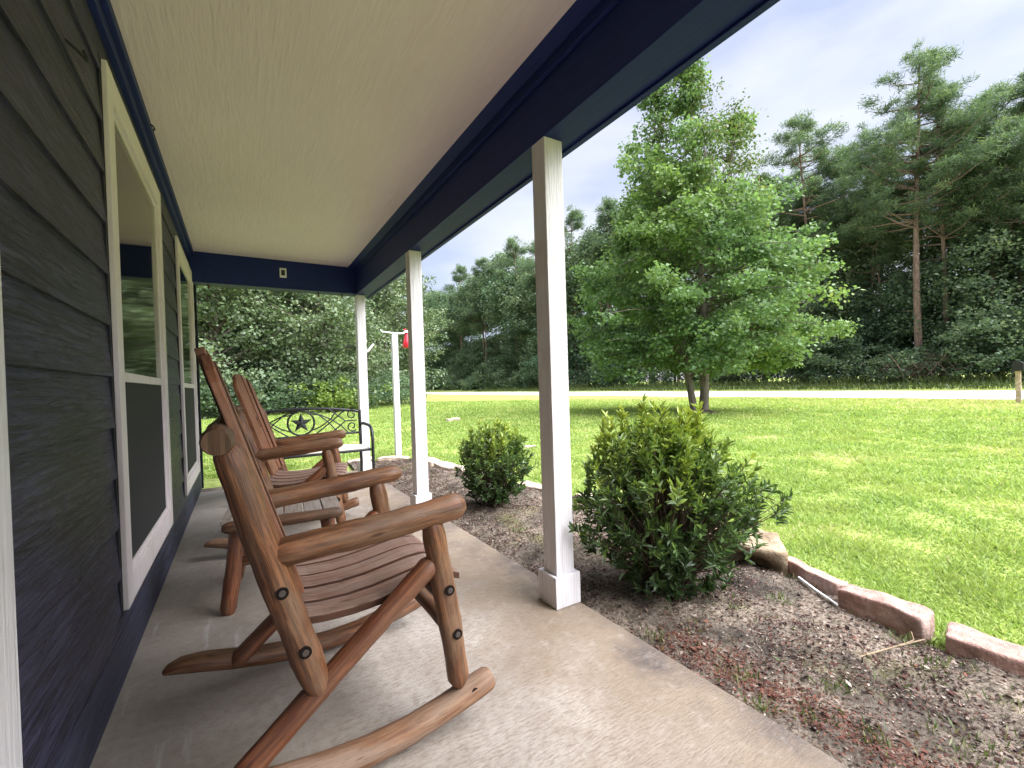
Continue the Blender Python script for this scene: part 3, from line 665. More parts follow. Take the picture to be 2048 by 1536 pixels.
# ------------------------------------------------------------------ stones
def stone(a, b_, w, h, z0, mtl, label, seed, group=None, cat='edging stone', nm='edging_stone', rough=.009, hollow=0):
    r = np.random.default_rng(seed); a = np.array(a); b_ = np.array(b_); c_ = (a+b_)/2; d = b_-a; Ln = np.hypot(*d); an = math.atan2(d[1], d[0])
    nx_, ny_, nz_ = 16, 7, 5
    import bmesh
    bm = bmesh.new(); bmesh.ops.create_cube(bm, size=1.0)
    bmesh.ops.subdivide_edges(bm, edges=bm.edges[:], cuts=12, use_grid_fill=True)
    ph = r.uniform(0, 6, 8)
    for v in bm.verts:
        p = np.array(v.co); q_ = np.abs(p)*2
        # superellipsoid-ish rounding
        k = (q_[0]**22+q_[1]**22+q_[2]**22)**(1/22); p = p/k if k > 0 else p
        x, y, z = p[0]*Ln, p[1]*w, p[2]*h
        nzv = (math.sin(x*21+ph[0])*math.sin(y*27+ph[1])+.6*math.sin(x*47+ph[2]+y*31)+.5*math.sin(z*60+x*33+ph[3]))
        s_ = 1+rough*nzv*3
        x += .02*math.sin(y*9+ph[4])*Ln; y = y*s_*(1+.07*math.sin(x*6/Ln+ph[5])); z = z*s_+.010*math.sin(x*9+ph[6])+rough*.35*math.sin(x*38+y*25+ph[7])
        if hollow: y -= hollow*max(0, (-y*2/w))*math.exp(-(x/Ln/.32)**2)*math.exp(-((z/h+.10)/.26)**2)*-1
        v.co = (x, y, z)
    me = bpy.data.meshes.new(nm); bm.to_mesh(me); bm.free(); me.materials.append(mtl); me.polygons.foreach_set('use_smooth', [True]*len(me.polygons))
    o = bpy.data.objects.new(nm, me); link(o); o.location = (c_[0], c_[1], z0+h/2); o.rotation_euler = (r.uniform(-.06, .06), r.uniform(-.04, .04), an)
    return tag(o, label, cat, group)
stone((2.90, 1.82), (3.16, 1.44), .30, .21, -.12, M['rock_tan'], 'large tan rock with a dark hollow side, behind the big azalea at the bed edge', 21, None, 'rock', 'rock', .014, .17)
stone((3.13, 1.42), (2.97, 1.06), .075, .125, -.11, M['rock_pink'], 'thin flat pinkish slab on edge, between the large tan rock and the pink stone block', 22)
stone((2.92, 1.03), (2.885, .70), .115, .13, -.10, M['rock_pink'], 'long pink sandstone block, second from the right edge of the photo', 23)
stone((2.85, .64), (2.90, .20), .13, .12, -.10, M['rock_pink'], 'pink sandstone block cut by the right edge of the photo', 24)
EG = 'pale stones edging the far part of the garden bed'
stone((3.24, 3.42), (3.30, 3.05), .15, .08, -.09, M['rock_pale'], 'pale stone at the bed edge, showing between nearest post and big azalea', 25, EG)
stone((3.06, 4.20), (3.16, 3.78), .16, .06, -.085, M['rock_pale'], 'flat pale stone behind the nearest post, right of the smaller azalea', 26, EG)
stone((2.93, 5.15), (2.98, 4.72), .18, .07, -.085, M['rock_pale'], 'pale stone slab directly behind the smaller azalea', 27, EG)
stone((2.80, 5.95), (2.92, 5.25), .22, .07, -.085, M['rock_pale'], 'long pale slab left of the smaller azalea, next to the middle post', 28, EG)
stone((2.80, 6.65), (2.82, 6.10), .20, .07, -.085, M['rock_pale'], 'pale slab behind the middle post, between two other pale slabs', 29, EG)
stone((2.25, 7.12), (2.68, 6.90), .18, .06, -.085, M['rock_pale'], 'pale slab at the foot of the white feeder pole', 30, EG)
stone((1.80, 7.20), (2.18, 7.14), .16, .06, -.085, M['rock_pale'], 'farthest pale slab, between the corner post and the feeder pole', 31, EG)
stone((6.2, 13.7), (6.65, 13.75), .22, .10, -.10, M['rock_pale'], 'small pale stone lying alone on the lawn beyond the smaller azalea', 32, None, 'stone', 'lawn_stone')
stone((4.60, 6.85), (4.95, 6.70), .20, .045, -.09, M['rock_pale'], 'flat bare stone in the lawn just left of the nearest post', 33, None, 'stone', 'lawn_stone')
mb = MB(); mb.tube([(2.99, 1.275, -.035), (2.92, 1.16, -.042), (2.845, 1.03, -.045)], [.006, .007, .005], 8); mb.build('white_stick', M['plastic_white'], label='thin straight white stick lying on the soil below the pink stones', cat='stick')
mb = MB(); mb.tube([(2.44, .80, -.045), (2.55, .76, -.035), (2.66, .72, -.025), (2.78, .69, -.03)], [.003, .004, .004, .003], 6); mb.tube([(2.66, .72, -.025), (2.70, .70, -.01), (2.74, .72, -.0)], .002, 5); mb.build('dry_twig', M['rock_tan'], label='dry curved tan twig on the soil, below the long pink block', cat='twig')

# ------------------------------------------------------------------ foliage
def shoots(base, ends, twigs, rng, nleaf, ln, wd, tintf, tl):
    """whorled leaves at the end of each shoot -> faces (2 quads per leaf)"""
    n = len(ends); P = np.repeat(ends, nleaf, 0); T = np.repeat(twigs, nleaf, 0); N = len(P)
    back = rng.uniform(0, tl, N); k = rng.uniform(0, 2*np.pi, N)
    a = unit(np.cross(T, rng.normal(size=(N, 3)))); b_ = np.cross(T, a)
    side = a*np.cos(k)[:, None]+b_*np.sin(k)[:, None]
    sp = rng.uniform(.55, 1.25, N)*(0.6+back/tl*.6)
    D = unit(T*np.cos(sp)[:, None]+side*np.sin(sp)[:, None]); P = P-T*back[:, None]
    Nn = unit(T-D*(T*D).sum(1)[:, None]+rng.normal(size=(N, 3))*.15)
    B = unit(np.cross(D, Nn)); L_ = (ln*rng.uniform(.65, 1.15, N))[:, None]; W_ = (wd*rng.uniform(.8, 1.2, N))[:, None]
    fold = Nn*W_*.28; droop = -Nn*L_*.10
    v0 = P; m1 = P+D*L_*.35; m2 = P+D*L_*.72+droop*.3; v3 = P+D*L_+droop
    q1 = np.stack([v0, m1+B*W_*.5+fold, m2+B*W_*.38+fold*.8, v3], 1); q2 = np.stack([v0, v3, m2-B*W_*.38+fold*.8, m1-B*W_*.5+fold], 1)
    V = np.concatenate([q1, q2], 1).reshape(-1, 3); tnt = tintf(P, N); return V, np.repeat(tnt, 2)
def azalea(loc, rx, h, nshoot, label, seed, grp='azaleas in the garden bed', tall=10):
    rng = np.random.default_rng(seed); random.seed(seed)
    e = empty('azalea_bush', loc, 0, label, 'bush', grp)
    az = rng.uniform(0, 2*np.pi, nshoot); zf = rng.beta(1.45, 1.5, nshoot)        # height fraction
    prof = np.interp(zf, [0, .12, .35, .55, .75, .9, 1], [.42, .70, .95, 1.0, .82, .52, .24])
    lob = 1+.09*np.sin(az*3+seed)+.08*np.sin(az*5+zf*7+seed*2)+.07*np.sin(zf*19+az*2)
    rr = prof*lob*rx*np.sqrt(rng.uniform(.12, 1, nshoot))*rng.uniform(.88, 1.06, nshoot); z = .05+zf*h*.90*(1+.05*np.sin(az*4+2))
    z = np.where(rr/(prof*rx) > .5, z, z*rng.uniform(.85, 1.05, nshoot))
    E_ = np.stack([rr*np.cos(az), rr*np.sin(az), z], 1)
    T = unit(np.stack([E_[:, 0]/rx*.75, E_[:, 1]/rx*.75, .35+zf*.9], 1)+rng.normal(size=(nshoot, 3))*.22)
    # tall leaders
    ta = rng.uniform(0, 2*np.pi, tall); tr_ = rng.uniform(.05, .75, tall)*rx; tz = h*rng.uniform(.84, 1.06, tall)*(1-.30*(tr_/rx)**2)
    pts = [];
    for k in range(tall):
        top = np.array([tr_[k]*math.cos(ta[k]), tr_[k]*math.sin(ta[k]), tz[k]])
        for j in range(5): pts.append(top-np.array([0, 0, .04*j])+rng.normal(size=3)*.006)
    TL = np.array(pts); E2 = np.concatenate([E_, TL]); T2 = np.concatenate([T, np.tile([[0, 0, 1.0]], (len(TL), 1))+rng.normal(size=(len(TL), 3))*.15]); T2 = unit(T2)
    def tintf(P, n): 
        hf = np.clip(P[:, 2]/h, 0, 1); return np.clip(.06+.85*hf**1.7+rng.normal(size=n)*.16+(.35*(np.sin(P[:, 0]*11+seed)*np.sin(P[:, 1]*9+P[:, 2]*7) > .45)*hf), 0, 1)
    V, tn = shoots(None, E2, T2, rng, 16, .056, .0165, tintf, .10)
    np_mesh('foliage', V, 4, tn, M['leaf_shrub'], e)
    mb = MB()
    for k in range(len(E2)):
        if k >= nshoot and (k-nshoot) % 5: continue
        p = Vector(E2[k]); b0 = Vector((rng.normal()*.04, rng.normal()*.04, -.02)); md = Vector((p.x*.45+rng.normal()*.02, p.y*.45+rng.normal()*.02, p.z*.55))
        mb.tube([b0, (b0+md)/2+Vector((rng.normal()*.012, rng.normal()*.012, 0)), md, p], [.006, .0045, .0032, .0014], 5, False)
    mb.build('stems', M['twig'], e); return e
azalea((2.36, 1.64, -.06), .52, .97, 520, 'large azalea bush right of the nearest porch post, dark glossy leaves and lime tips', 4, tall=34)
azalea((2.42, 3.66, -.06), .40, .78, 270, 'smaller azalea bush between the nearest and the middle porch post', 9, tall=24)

def clump_leaves(Cn, R, per, rng, size, flat=.6, aspect=.75, up=.6, droop=.2):
    """leaf cards scattered in clumps"""
    n = len(Cn)*per; P = np.repeat(Cn, per, 0); r = np.repeat(R, per)[:, None]
    o = rng.normal(size=(n, 3))*.48; o[:, 2] *= flat; P = P+o*r
    N = unit(rng.normal(size=(n, 3))+np.array([0, 0, up])+unit(o)*.5); D = unit(rng.normal(size=(n, 3))*[1, 1, .6]+unit(o)*.4-np.array([0, 0, droop]))
    ln = size*rng.uniform(.6, 1.35, n); return leaf_cards(P, D, N, ln, ln*aspect), P, n
def limb_tubes(mb, p0, p1, r0, r1, sag=.1, seg=6, n=4, rng=None):
    p0 = Vector(p0); p1 = Vector(p1); L_ = (p1-p0).length; pts = []; rs = []
    for i in range(n+1):
        u = i/n; j = Vector((rng.normal(), rng.normal(), rng.normal()))*L_*.025*(0 < i < n) if rng is not None else Vector((0, 0, 0))
        pts.append(p0.lerp(p1, u)+Vector((0, 0, sag*L_*math.sin(u*math.pi)))+j); rs.append(r0+(r1-r0)*u)
    mb.tube(pts, rs, seg, False); return pts

def young_tree():
    rng = np.random.default_rng(12)
    e = empty('young_tree', (14.04, 9.87, -.09), 0, 'bright green young broadleaf tree with two trunks, alone on the lawn', 'tree')
    # axes: u = image-right (r), w = away
    u = np.array([.854, -.5195, 0]); w = np.array([.5195, .854, 0]); zz = np.array([0, 0, 1.0])
    mb = MB(); 
    # trunks & leaders: (base_u, path (u,z) list, r)
    leaders = [[(-.20, 0, 0), (-.28, .05, .7), (-.42, .1, 1.6), (-.75, .1, 3.6), (-1.15, .0, 6.5), (-1.35, 0, 9.0), (-1.25, 0, 11.3)],
               [(.12, 0, 0), (.16, -.05, .8), (.15, -.1, 2.0), (.12, -.1, 4.5), (.05, 0, 7.5), (-.05, 0, 10.0), (-.12, 0, 12.3)],
               [(.14, 0, 2.2), (.5, .2, 4.0), (1.0, .3, 6.5), (1.4, .2, 8.8), (1.6, .2, 10.2)]]
    W3 = lambda a: u*a[0]+w*a[1]+zz*a[2]
    rad_ = [[.13, .12, .11, .09, .06, .035, .01], [.17, .15, .14, .11, .075, .04, .01], [.09, .08, .06, .035, .01]]
    for ld, rr in zip(leaders, rad_): mb.tube([Vector(W3(a)) for a in ld], rr, 10, False)
    # crown: limbs off leaders, clumps along them
    hz = [1.5, 2.2, 3.0, 4.0, 5.0, 6.0, 7.0, 8.0, 9.0, 10.0, 11.0, 12.2]
    hr = [3.1, 4.0, 4.3, 4.1, 3.85, 3.4, 2.85, 2.4, 2.0, 1.6, 1.2, .35]
    cl = []; cr_ = []; dry = []; dr_ = []
    def lp(ld, z):
        zs = [a[2] for a in ld]; return np.array([np.interp(z, zs, [a[0] for a in ld]), np.interp(z, zs, [a[1] for a in ld]), z])
    nl = 210
    for i in range(nl):
        z = 1.45+(11.9-1.45)*(i/nl)**1.12; az = i*2.39996+rng.normal()*.3
        ld = leaders[[0, 1, 2][int(rng.integers(0, 3))]]
        z0 = np.clip(z-.35*rng.uniform(.5, 2.2), ld[0][2]+1.2 if ld[0][2] < 1 else ld[0][2]+.3, ld[-1][2]-.1)
        p0 = lp(ld, z0); Rr = np.interp(z, hz, hr)*(1+.07*math.sin(az*3+z*1.3)+.06*math.sin(az*2-z*2.1))*rng.uniform(.76, 1.06); Rr = min(Rr, float(np.interp(z, hz, hr))*.99)
        # crown axis drifts
        ax = np.interp(z, [1, 5, 9, 12], [-.05, .0, -.15, -.15])
        p1 = np.array([ax+Rr*math.cos(az), Rr*math.sin(az)*.95, z+rng.normal()*.15])
        sparse = (z > 7.2) and (p1[0] > -.4)
        if z > 9.3:   # separate spires on top
            ok_ = [q for q in leaders if q[-1][2] >= z-.1] or [leaders[1]]; ld2 = ok_[int(rng.integers(0, len(ok_)))]; c0 = lp(ld2, min(z, ld2[-1][2]-.05)); p0 = c0-np.array([0, 0, .3]); rr_ = .95*max(.18, (ld2[-1][2]-z)/3.2) if z < ld2[-1][2] else .2
            z1 = min(z, ld2[-1][2]); p1 = c0+np.array([math.cos(az), math.sin(az), .25])*rr_*rng.uniform(.6, 1.2); p1[2] = z1+.2
        L_ = np.linalg.norm(p1-p0); pts = limb_tubes(mb, W3(p0), W3(p1), .012+.006*L_, .005, .10, 5, 4, rng)
        ncl = max(3, int(L_*2.6))
        for j in range(ncl):
            f = rng.uniform(.30, 1.03)**.8; q_ = p0+(p1-p0)*f+rng.normal(size=3)*np.array([.22, .22, .16])*(.5+f*.5); q_[2] += .10*L_*math.sin(f*math.pi)-.10*f
            (dry if sparse else cl).append(W3(q_)); (dr_ if sparse else cr_).append(rng.uniform(.26, .46)*(1 if not sparse else .95))
    # extra pale twigs showing in the upper right
    for k in range(26):
        z = rng.uniform(6.0, 9.8); p0 = np.array([.4+rng.normal()*.3, 0+rng.normal()*.3, z]); p1 = p0+np.array([rng.uniform(-.2, .9), rng.normal()*.3, rng.uniform(.7, 1.6)])
        limb_tubes(mb, W3(p0), W3(p1), .022, .006, 0, 5, 3, rng)
    cl = np.array(cl); V, P, n = clump_leaves(cl, np.array(cr_), 84, rng, .118, .55, .8, .8, .35)
    tn = np.clip(rng.normal(size=n)*.17+.42+.16*np.sin(P[:, 0]*1.7+P[:, 2]*1.3)*np.sin(P[:, 1]*1.9)+.18*np.clip(1-P[:, 2]/7, 0, 1)*np.sin(P[:, 0]*.9+1), 0, 1)
    np_mesh('crown', V, 4, tn, M['leaf_gum'], e)
    dry = np.array(dry); V, P, n = clump_leaves(dry, np.array(dr_), 46, rng, .10, .7, .65, .3, .7)
    np_mesh('sparse_crown', V, 4, np.clip(rng.normal(size=n)*.28+.45, 0, 1), M['leaf_gum_dry'], e)
    mb.build('trunk', M['bark'], e)
    return e
young_tree()

def pine_mesh(h, seed, live=.42, spread=3.6, trunk_r=.22, dens=1.0, lean=(0, 0)):
    """returns Empty with trunk and crown, at origin"""
    rng = np.random.default_rng(seed); mb = MB()
    ax = lambda z: np.array([lean[0]*z/h+.25*math.sin(z*.22+seed), lean[1]*z/h+.2*math.sin(z*.17+seed*2), z])
    mb.tube([Vector(ax(z)) for z in np.linspace(-.3, h*.985, 12)], list(np.linspace(trunk_r, .03, 12)), 9, False)
    cl = []; R = []
    nlimb = int(60*dens)
    for i in range(nlimb):
        f = rng.uniform(0, 1); z = h*(live+(1-live)*f*.97); az = rng.uniform(0, 2*np.pi)
        rl = spread*np.interp(f, [0, .15, .4, .7, .9, 1], [.75, 1.0, .95, .70, .42, .15])*rng.uniform(.55, 1.12)
        p0 = ax(z); p1 = p0+np.array([math.cos(az)*rl, math.sin(az)*rl, rl*rng.uniform(.05, .45)])
        limb_tubes(mb, p0, p1, .03+.012*rl, .012, -.06, 5, 3, rng)
        nc = max(3, int(rl*3.0))
        for j in range(nc):
            g = rng.uniform(.35, 1.05)**.6; q_ = p0+(p1-p0)*g+rng.normal(size=3)*np.array([.38, .38, .28])*rl*.32; q_[2] += .12*rl*g*g
            cl.append(q_); R.append(rng.uniform(.34, .62))
    for j in range(7): cl.append(ax(h*(1-.012*j))+rng.normal(size=3)*.25); R.append(.4)
    # a few dead stubs low on the trunk
    for j in range(9):
        z = h*rng.uniform(.2, live); az = rng.uniform(0, 6.28); p0 = ax(z); limb_tubes(mb, p0, p0+np.array([math.cos(az), math.sin(az), .1])*rng.uniform(.4, 1.3), .02, .008, 0, 4, 2, rng)
    cl = np.array(cl); R = np.array(R); per = 80; n = len(cl)*per
    P = np.repeat(cl, per, 0); d = rng.normal(size=(n, 3)); d[:, 2] = d[:, 2]*.7+.45; d = unit(d); r = np.repeat(R, per)[:, None]
    o = rng.normal(size=(n, 3))*[.42, .42, .30]*r; ln = rng.uniform(.22, .42, n)
    V = leaf_cards(P+o, d, unit(rng.normal(size=(n, 3))), ln, ln*.13)
    tn = np.clip(rng.normal(size=n)*.15+.42+.22*(o[:, 2]/(.25*r[:, 0])).clip(-1, 1)+np.repeat(rng.normal(size=len(cl))*.16, per), 0, 1)
    return mb, V, tn
def make_tree(kind, name, seed, h, **k):
    e = empty(name)
    if kind == 'pine':
        mb, V, tn = pine_mesh(h, seed, **k); np_mesh('crown', V, 4, tn, M['leaf_pine'], e); mb.build('trunk', M['bark_pine'], e)
    else:
        rng = np.random.default_rng(seed); mb = MB(); sp = k.get('spread', 4.5); low = k.get('low', .08); lm = k.get('mat', 'leaf_oak'); ls = k.get('leaf', .20)
        mb.tube([Vector((.3*math.sin(z*.3+seed), .3*math.cos(z*.25+seed)-.3, z)) for z in np.linspace(-.3, h*.85, 9)], list(np.linspace(.24, .05, 9)), 8, False)
        cl = []; R = []
        for i in range(k.get('nl', 95)):
            f = (i/k.get('nl', 95)); z = h*(low+(1-low)*f); az = i*2.4+rng.normal()*.4
            rl = sp*np.interp(f, [0, .2, .45, .75, 1], [.85, 1.0, 1.0, .72, .18])*(1+.2*math.sin(az*2+seed+z*.8))*rng.uniform(.7, 1.08)
            p0 = np.array([0, 0, max(.3, z-rl*.4)]); p1 = np.array([rl*math.cos(az), rl*math.sin(az), z])
            limb_tubes(mb, p0, p1, .06, .012, .08, 5, 3, rng)
            for j in range(max(4, int(rl*2.4))):
                g = rng.uniform(.45, 1.04); q_ = p0+(p1-p0)*g+rng.normal(size=3)*.35; cl.append(q_); R.append(rng.uniform(.45, .85))
        cl = np.array(cl); V, P, n = clump_leaves(cl, np.array(R), k.get('per', 46), rng, ls, .5, .7, .8, .3)
        tn = np.clip(rng.normal(size=n)*.2+.45+.2*np.sin(P[:, 0]*1.1+P[:, 2]*1.4+seed)*np.sin(P[:, 1]*1.3), 0, 1)
        np_mesh('crown', V, 4, tn, M[lm], e); mb.build('trunk', M['bark'], e)
    return e
def put(proto, loc, s_, rz, label, cat, group=None, first=[set()]):
    if proto.name in first[0]: o = copy_tree(proto)
    else: first[0].add(proto.name); o = proto
    o.location = (loc[0], loc[1], float(gz(loc[0], loc[1]))-.1); o.scale = (s_,)*3 if not isinstance(s_, tuple) else s_; o.rotation_euler = (0, 0, rz)
    tag(o, label, cat, group); return o
GP = 'tall pines across the road'
pA = make_tree('pine', 'pine_tree', 41, 24.5, live=.46, spread=4.5, trunk_r=.27, dens=1.15)
pB = make_tree('pine', 'pine_tree', 47, 22.0, live=.44, spread=3.7, trunk_r=.20, dens=1.0)
pC = make_tree('pine', 'pine_tree', 53, 19.0, live=.42, spread=3.1, trunk_r=.20, dens=.95)
put(pA, (43.6, 12.5), 1.0, .3, 'tallest pine across the road, left one of the two with bare reddish trunks', 'tree', GP)
put(pB, (45.5, 11.7), 1.03, 1.1, 'pine with a thin bare trunk just right of the tallest pine', 'tree', GP)
put(pB, (46, 21.4), 1.15, 2.0, 'narrow pine with an open crown rising just right of the young tree', 'tree', GP)
put(pC, (47, 9.3), 1.10, 4.2, 'pine with a broad top, second from the right edge of the photo', 'tree', GP)
put(pA, (46.5, 6.7), .86, 3.3, 'pine cut by the right edge of the photo, above the mailbox', 'tree', GP)
put(pB, (47.5, 16.6), .86, 5.0, 'shorter pine between the open crowned pine and the tallest pine', 'tree', GP)
put(pC, (46, 25.6), 1.13, .9, 'pine half hidden behind the right side of the young tree', 'tree', GP)
put(pB, (49, 14.2), .98, 2.5, 'pine standing behind the tallest pine on its left', 'tree', GP)
put(pB, (50, 24.0), 1.02, 0.2, 'pine in the back row, between the young tree and the open crowned pine', 'tree', GP)
put(pA, (51, 29.5), .90, 1.2, 'broad pine in the back row directly behind the young tree', 'tree', GP)
put(pC, (49, 19.2), 1.15, 5.6, 'pine in the back row filling the gap left of the tallest pine', 'tree', GP)
put(pA, (53, 10.4), .93, 2.6, 'pine in the back row, right of the thin trunked pine', 'tree', GP)
for k, (fx_, fy_, fs_) in enumerate(((45, 46, 1.38), (46, 55, 1.48), (45.5, 63, 1.36), (46, 73, 1.52), (45, 84, 1.46), (46, 97, 1.55), (45, 39, 1.30))):
    put(pC, (fx_, fy_), fs_, 1.3*k, 'pine crown rising from the distant treeline left of the young tree', 'tree', 'pines in the distant treeline')
GO = 'broadleaf trees beyond the end of the porch'
oA = make_tree('oak', 'broadleaf_tree', 61, 12.5, spread=5.0, nl=120, per=50, leaf=.17)
oB = make_tree('oak', 'broadleaf_tree', 67, 10.5, spread=4.0, nl=100, per=46, leaf=.17)
put(oA, (-.5, 27.5), 1.0, 0, 'grey green broadleaf tree seen under the beam beside the house corner, above the nearest chair', 'tree', GO)
put(oB, (4.2, 27.0), .98, 1.7, 'broadleaf tree directly above the star of the iron bench', 'tree', GO)
put(oA, (8.8, 33.0), .98, 3.9, 'broadleaf tree just left of the corner porch post, above the bench armrest', 'tree', GO)
put(oB, (12.4, 43), .86, 2.2, 'low tree between the corner post and the feeder pole', 'tree', GO)
put(oB, (1.8, 33.5), 1.35, 5.2, 'taller broadleaf tree standing behind the two nearest ones beyond the porch end', 'tree', GO)
put(pC, (17.0, 54), 1.05, 3.0, 'thin open pine against the sky, between the corner post and the middle post', 'tree', GP)
# lime shrub
rng = np.random.default_rng(77); e = empty('lime_shrub', (4.5, 23.4, -.1), 0, 'yellow green shrub behind the right end of the iron bench back', 'shrub')
Cn = rng.normal(size=(60, 3))*[.65, .5, .32]+[0, 0, .8]; V, P, n = clump_leaves(Cn, np.full(60, .35), 40, rng, .13); np_mesh('foliage', V, 4, rng.uniform(0, 1, n), M['leaf_lime'], e)
mb = MB()
for k in range(12): limb_tubes(mb, (0, 0, 0), Cn[k], .02, .006, 0, 5, 3, rng)
mb.build('stems', M['twig'], e)

# ---- woodland mass: crowns along the far side of the road and round the left
def woodland():
    rng = np.random.default_rng(99); Cs = []; Rs = []; Ls = []
    def crown(c_, rx, rz_, size, ncl):
        az = rng.uniform(0, 2*np.pi, ncl); ph = np.arccos(rng.uniform(-.75, 1, ncl)); rr = rng.uniform(.72, 1.03, ncl)
        Cs.append(np.stack([c_[0]+rx*rr*np.sin(ph)*np.cos(az), c_[1]+rx*rr*np.sin(ph)*np.sin(az), c_[2]+rz_*rr*np.cos(ph)], 1)); Rs.append(np.full(ncl, rx*.30)); Ls.append(np.full(ncl, size))
    y = -26.0
    while y < 140:
        d = math.hypot(44, y); sc = 1 if d < 60 else 1.5
        hb = 4.5+1.5*math.sin(y*.35)+rng.normal()*.8 + (0 if y < 26 else 0)
        # undergrowth in front
        crown((42.8+rng.normal()*.8, y, hb*.42), 2.0*sc, hb*.5, .26*sc, 70)
        # middle storey
        hm = 9.5+1.5*math.sin(y*.21+1)+rng.normal()*1.2
        crown((46.5+rng.normal(), y+rng.normal(), hm*.62), 2.8*sc, hm*.40, .32*sc, 80)
        # upper canopy, dense only left of the young tree
        if y > 30: 
            crown((49.5+rng.normal(), y+1, 6.5), 3.0*sc, 5.5, .36*sc, 90)
            hh = 22.3+2.0*math.sin(y*.17)+min(3, y*.025)+rng.normal()*1.1
            crown((48.5+rng.normal()*1.5, y, hh-4.5), 3.0*sc, 5.2, .36*sc, 110); crown((47+rng.normal(), y+2, hh-8.5), 3.2*sc, 4.6, .36*sc, 80)
        else:
            hh = 15+1.5*math.sin(y*.3)+rng.normal()+(2.5 if 17 < y < 30 else 0); crown((50+rng.normal(), y+1.2, hh-7.5), 3.2, 4.4, .34, 90); crown((50+rng.normal(), y, hh-4), 3.2, 4.4, .34, 110); crown((52+rng.normal(), y, 4.5), 3.2, 4.8, .36, 110); crown((48.5+rng.normal(), y+1, 3), 2.6, 3.2, .30, 70)
        y += 2.3*sc
    # left arm: from behind the broadleaf trees towards the road
    for k in range(46):
        f = k/45; x = -9+30*f+rng.normal()*1.0; yy_ = 35+ (0 if f < .35 else (f-.35)*75)+rng.normal()*1.5
        hh = 13.5-1.0*f+rng.normal()*1.0 if f < .6 else 9.5+rng.normal()
        crown((x, yy_, hh*.62), 3.0, hh*.40, .28, 90); crown((x+rng.normal(), yy_-2.5, 2.2), 2.4, 2.4, .24, 55)
    for k in range(26):
        f = k/25; crown((20+12*f+rng.normal(), 90+34*f, 8), 4.2, 8, .5, 70)
    for k in range(12):   # low fringe under the near broadleaf trees
        crown((-4+1.35*k, 24.6+rng.normal()*.4+max(0, k-7)*1.6, .9), 1.3, 1.2, .17, 45)
    Cn = np.concatenate(Cs); R = np.concatenate(Rs); Lf = np.concatenate(Ls)*.72; per = 46; n = len(Cn)*per
    P = np.repeat(Cn, per, 0); r = np.repeat(R, per)[:, None]; o = rng.normal(size=(n, 3))*.5*[1, 1, .55]; P = P+o*r
    P[:, 2] = np.maximum(P[:, 2], gz(P[:, 0], P[:, 1])+.05)
    N = unit(rng.normal(size=(n, 3))+[0, 0, .8]); D = unit(rng.normal(size=(n, 3))*[1, 1, .5]); ln = np.repeat(Lf, per)*rng.uniform(.6, 1.4, n)
    V = leaf_cards(P, D, N, ln, ln*.7)
    tn = np.clip(rng.normal(size=n)*.2+.42+np.repeat(rng.normal(size=len(Cn))*.16, per), 0, 1)
    print('woodland faces', n)
    return tag(np_mesh('woodland', V, 4, tn, M['leaf_wood']), 'dense dark green wood of mixed trees and undergrowth across the road', 'woodland', kind='stuff')
woodland()
# bare trunks standing in the wood
rng = np.random.default_rng(31); V = []
mb = MB()
for k in range(34):
    y = rng.uniform(-6, 90); x = 44.5+rng.uniform(-1, 3); h = rng.uniform(9, 16); mb.tube([(x, y, 0), (x+rng.normal()*.2, y+rng.normal()*.2, h*.5), (x+rng.normal()*.4, y+rng.normal()*.4, h)], [.16, .12, .05], 6, False)
tag(mb.build('woodland_trunks', M['bark_pine']), 'thin bare trunks showing in the dark wood', 'woodland', kind='stuff')
# tangle of dead branches
e = empty('brush_pile', (41.6, 12.3, .2), 0, 'brown tangle of dead branches at the foot of the tallest pine', 'dead brush'); mb = MB()
for k in range(110):
    a = rng.uniform(0, 6.28); p0 = np.array([rng.normal()*.5, rng.normal()*.9, rng.uniform(0, .6)]); p1 = p0+np.array([math.cos(a)*.6, math.sin(a)*1.4, rng.uniform(.3, 2.0)]); limb_tubes(mb, p0, p1, .035, .008, .15, 4, 4, rng)
mb.build('branches', M['bark_pine'], e)
# verge grass tall tufts
n = 16000; P = np.stack([rng.uniform(37.0, 41.5, n), rng.uniform(-12, 75, n), np.zeros(n)], 1); P[:, 2] = gz(P[:, 0], P[:, 1])-.02
D = unit(np.stack([rng.normal(size=n)*.4, rng.normal(size=n)*.4, np.ones(n)], 1)); ln = rng.uniform(.15, .45, n)*(1+.8*(P[:, 0] > 40)); V = leaf_cards(P, D, unit(rng.normal(size=(n, 3))*[1, 1, .1]), ln, ln*.16+.03)
tag(np_mesh('verge_grass', V, 4, np.clip(rng.normal(size=n)*.16+.35, 0, .75), M['weed']), 'taller rough grass on the verge across the road', 'grass', kind='stuff')

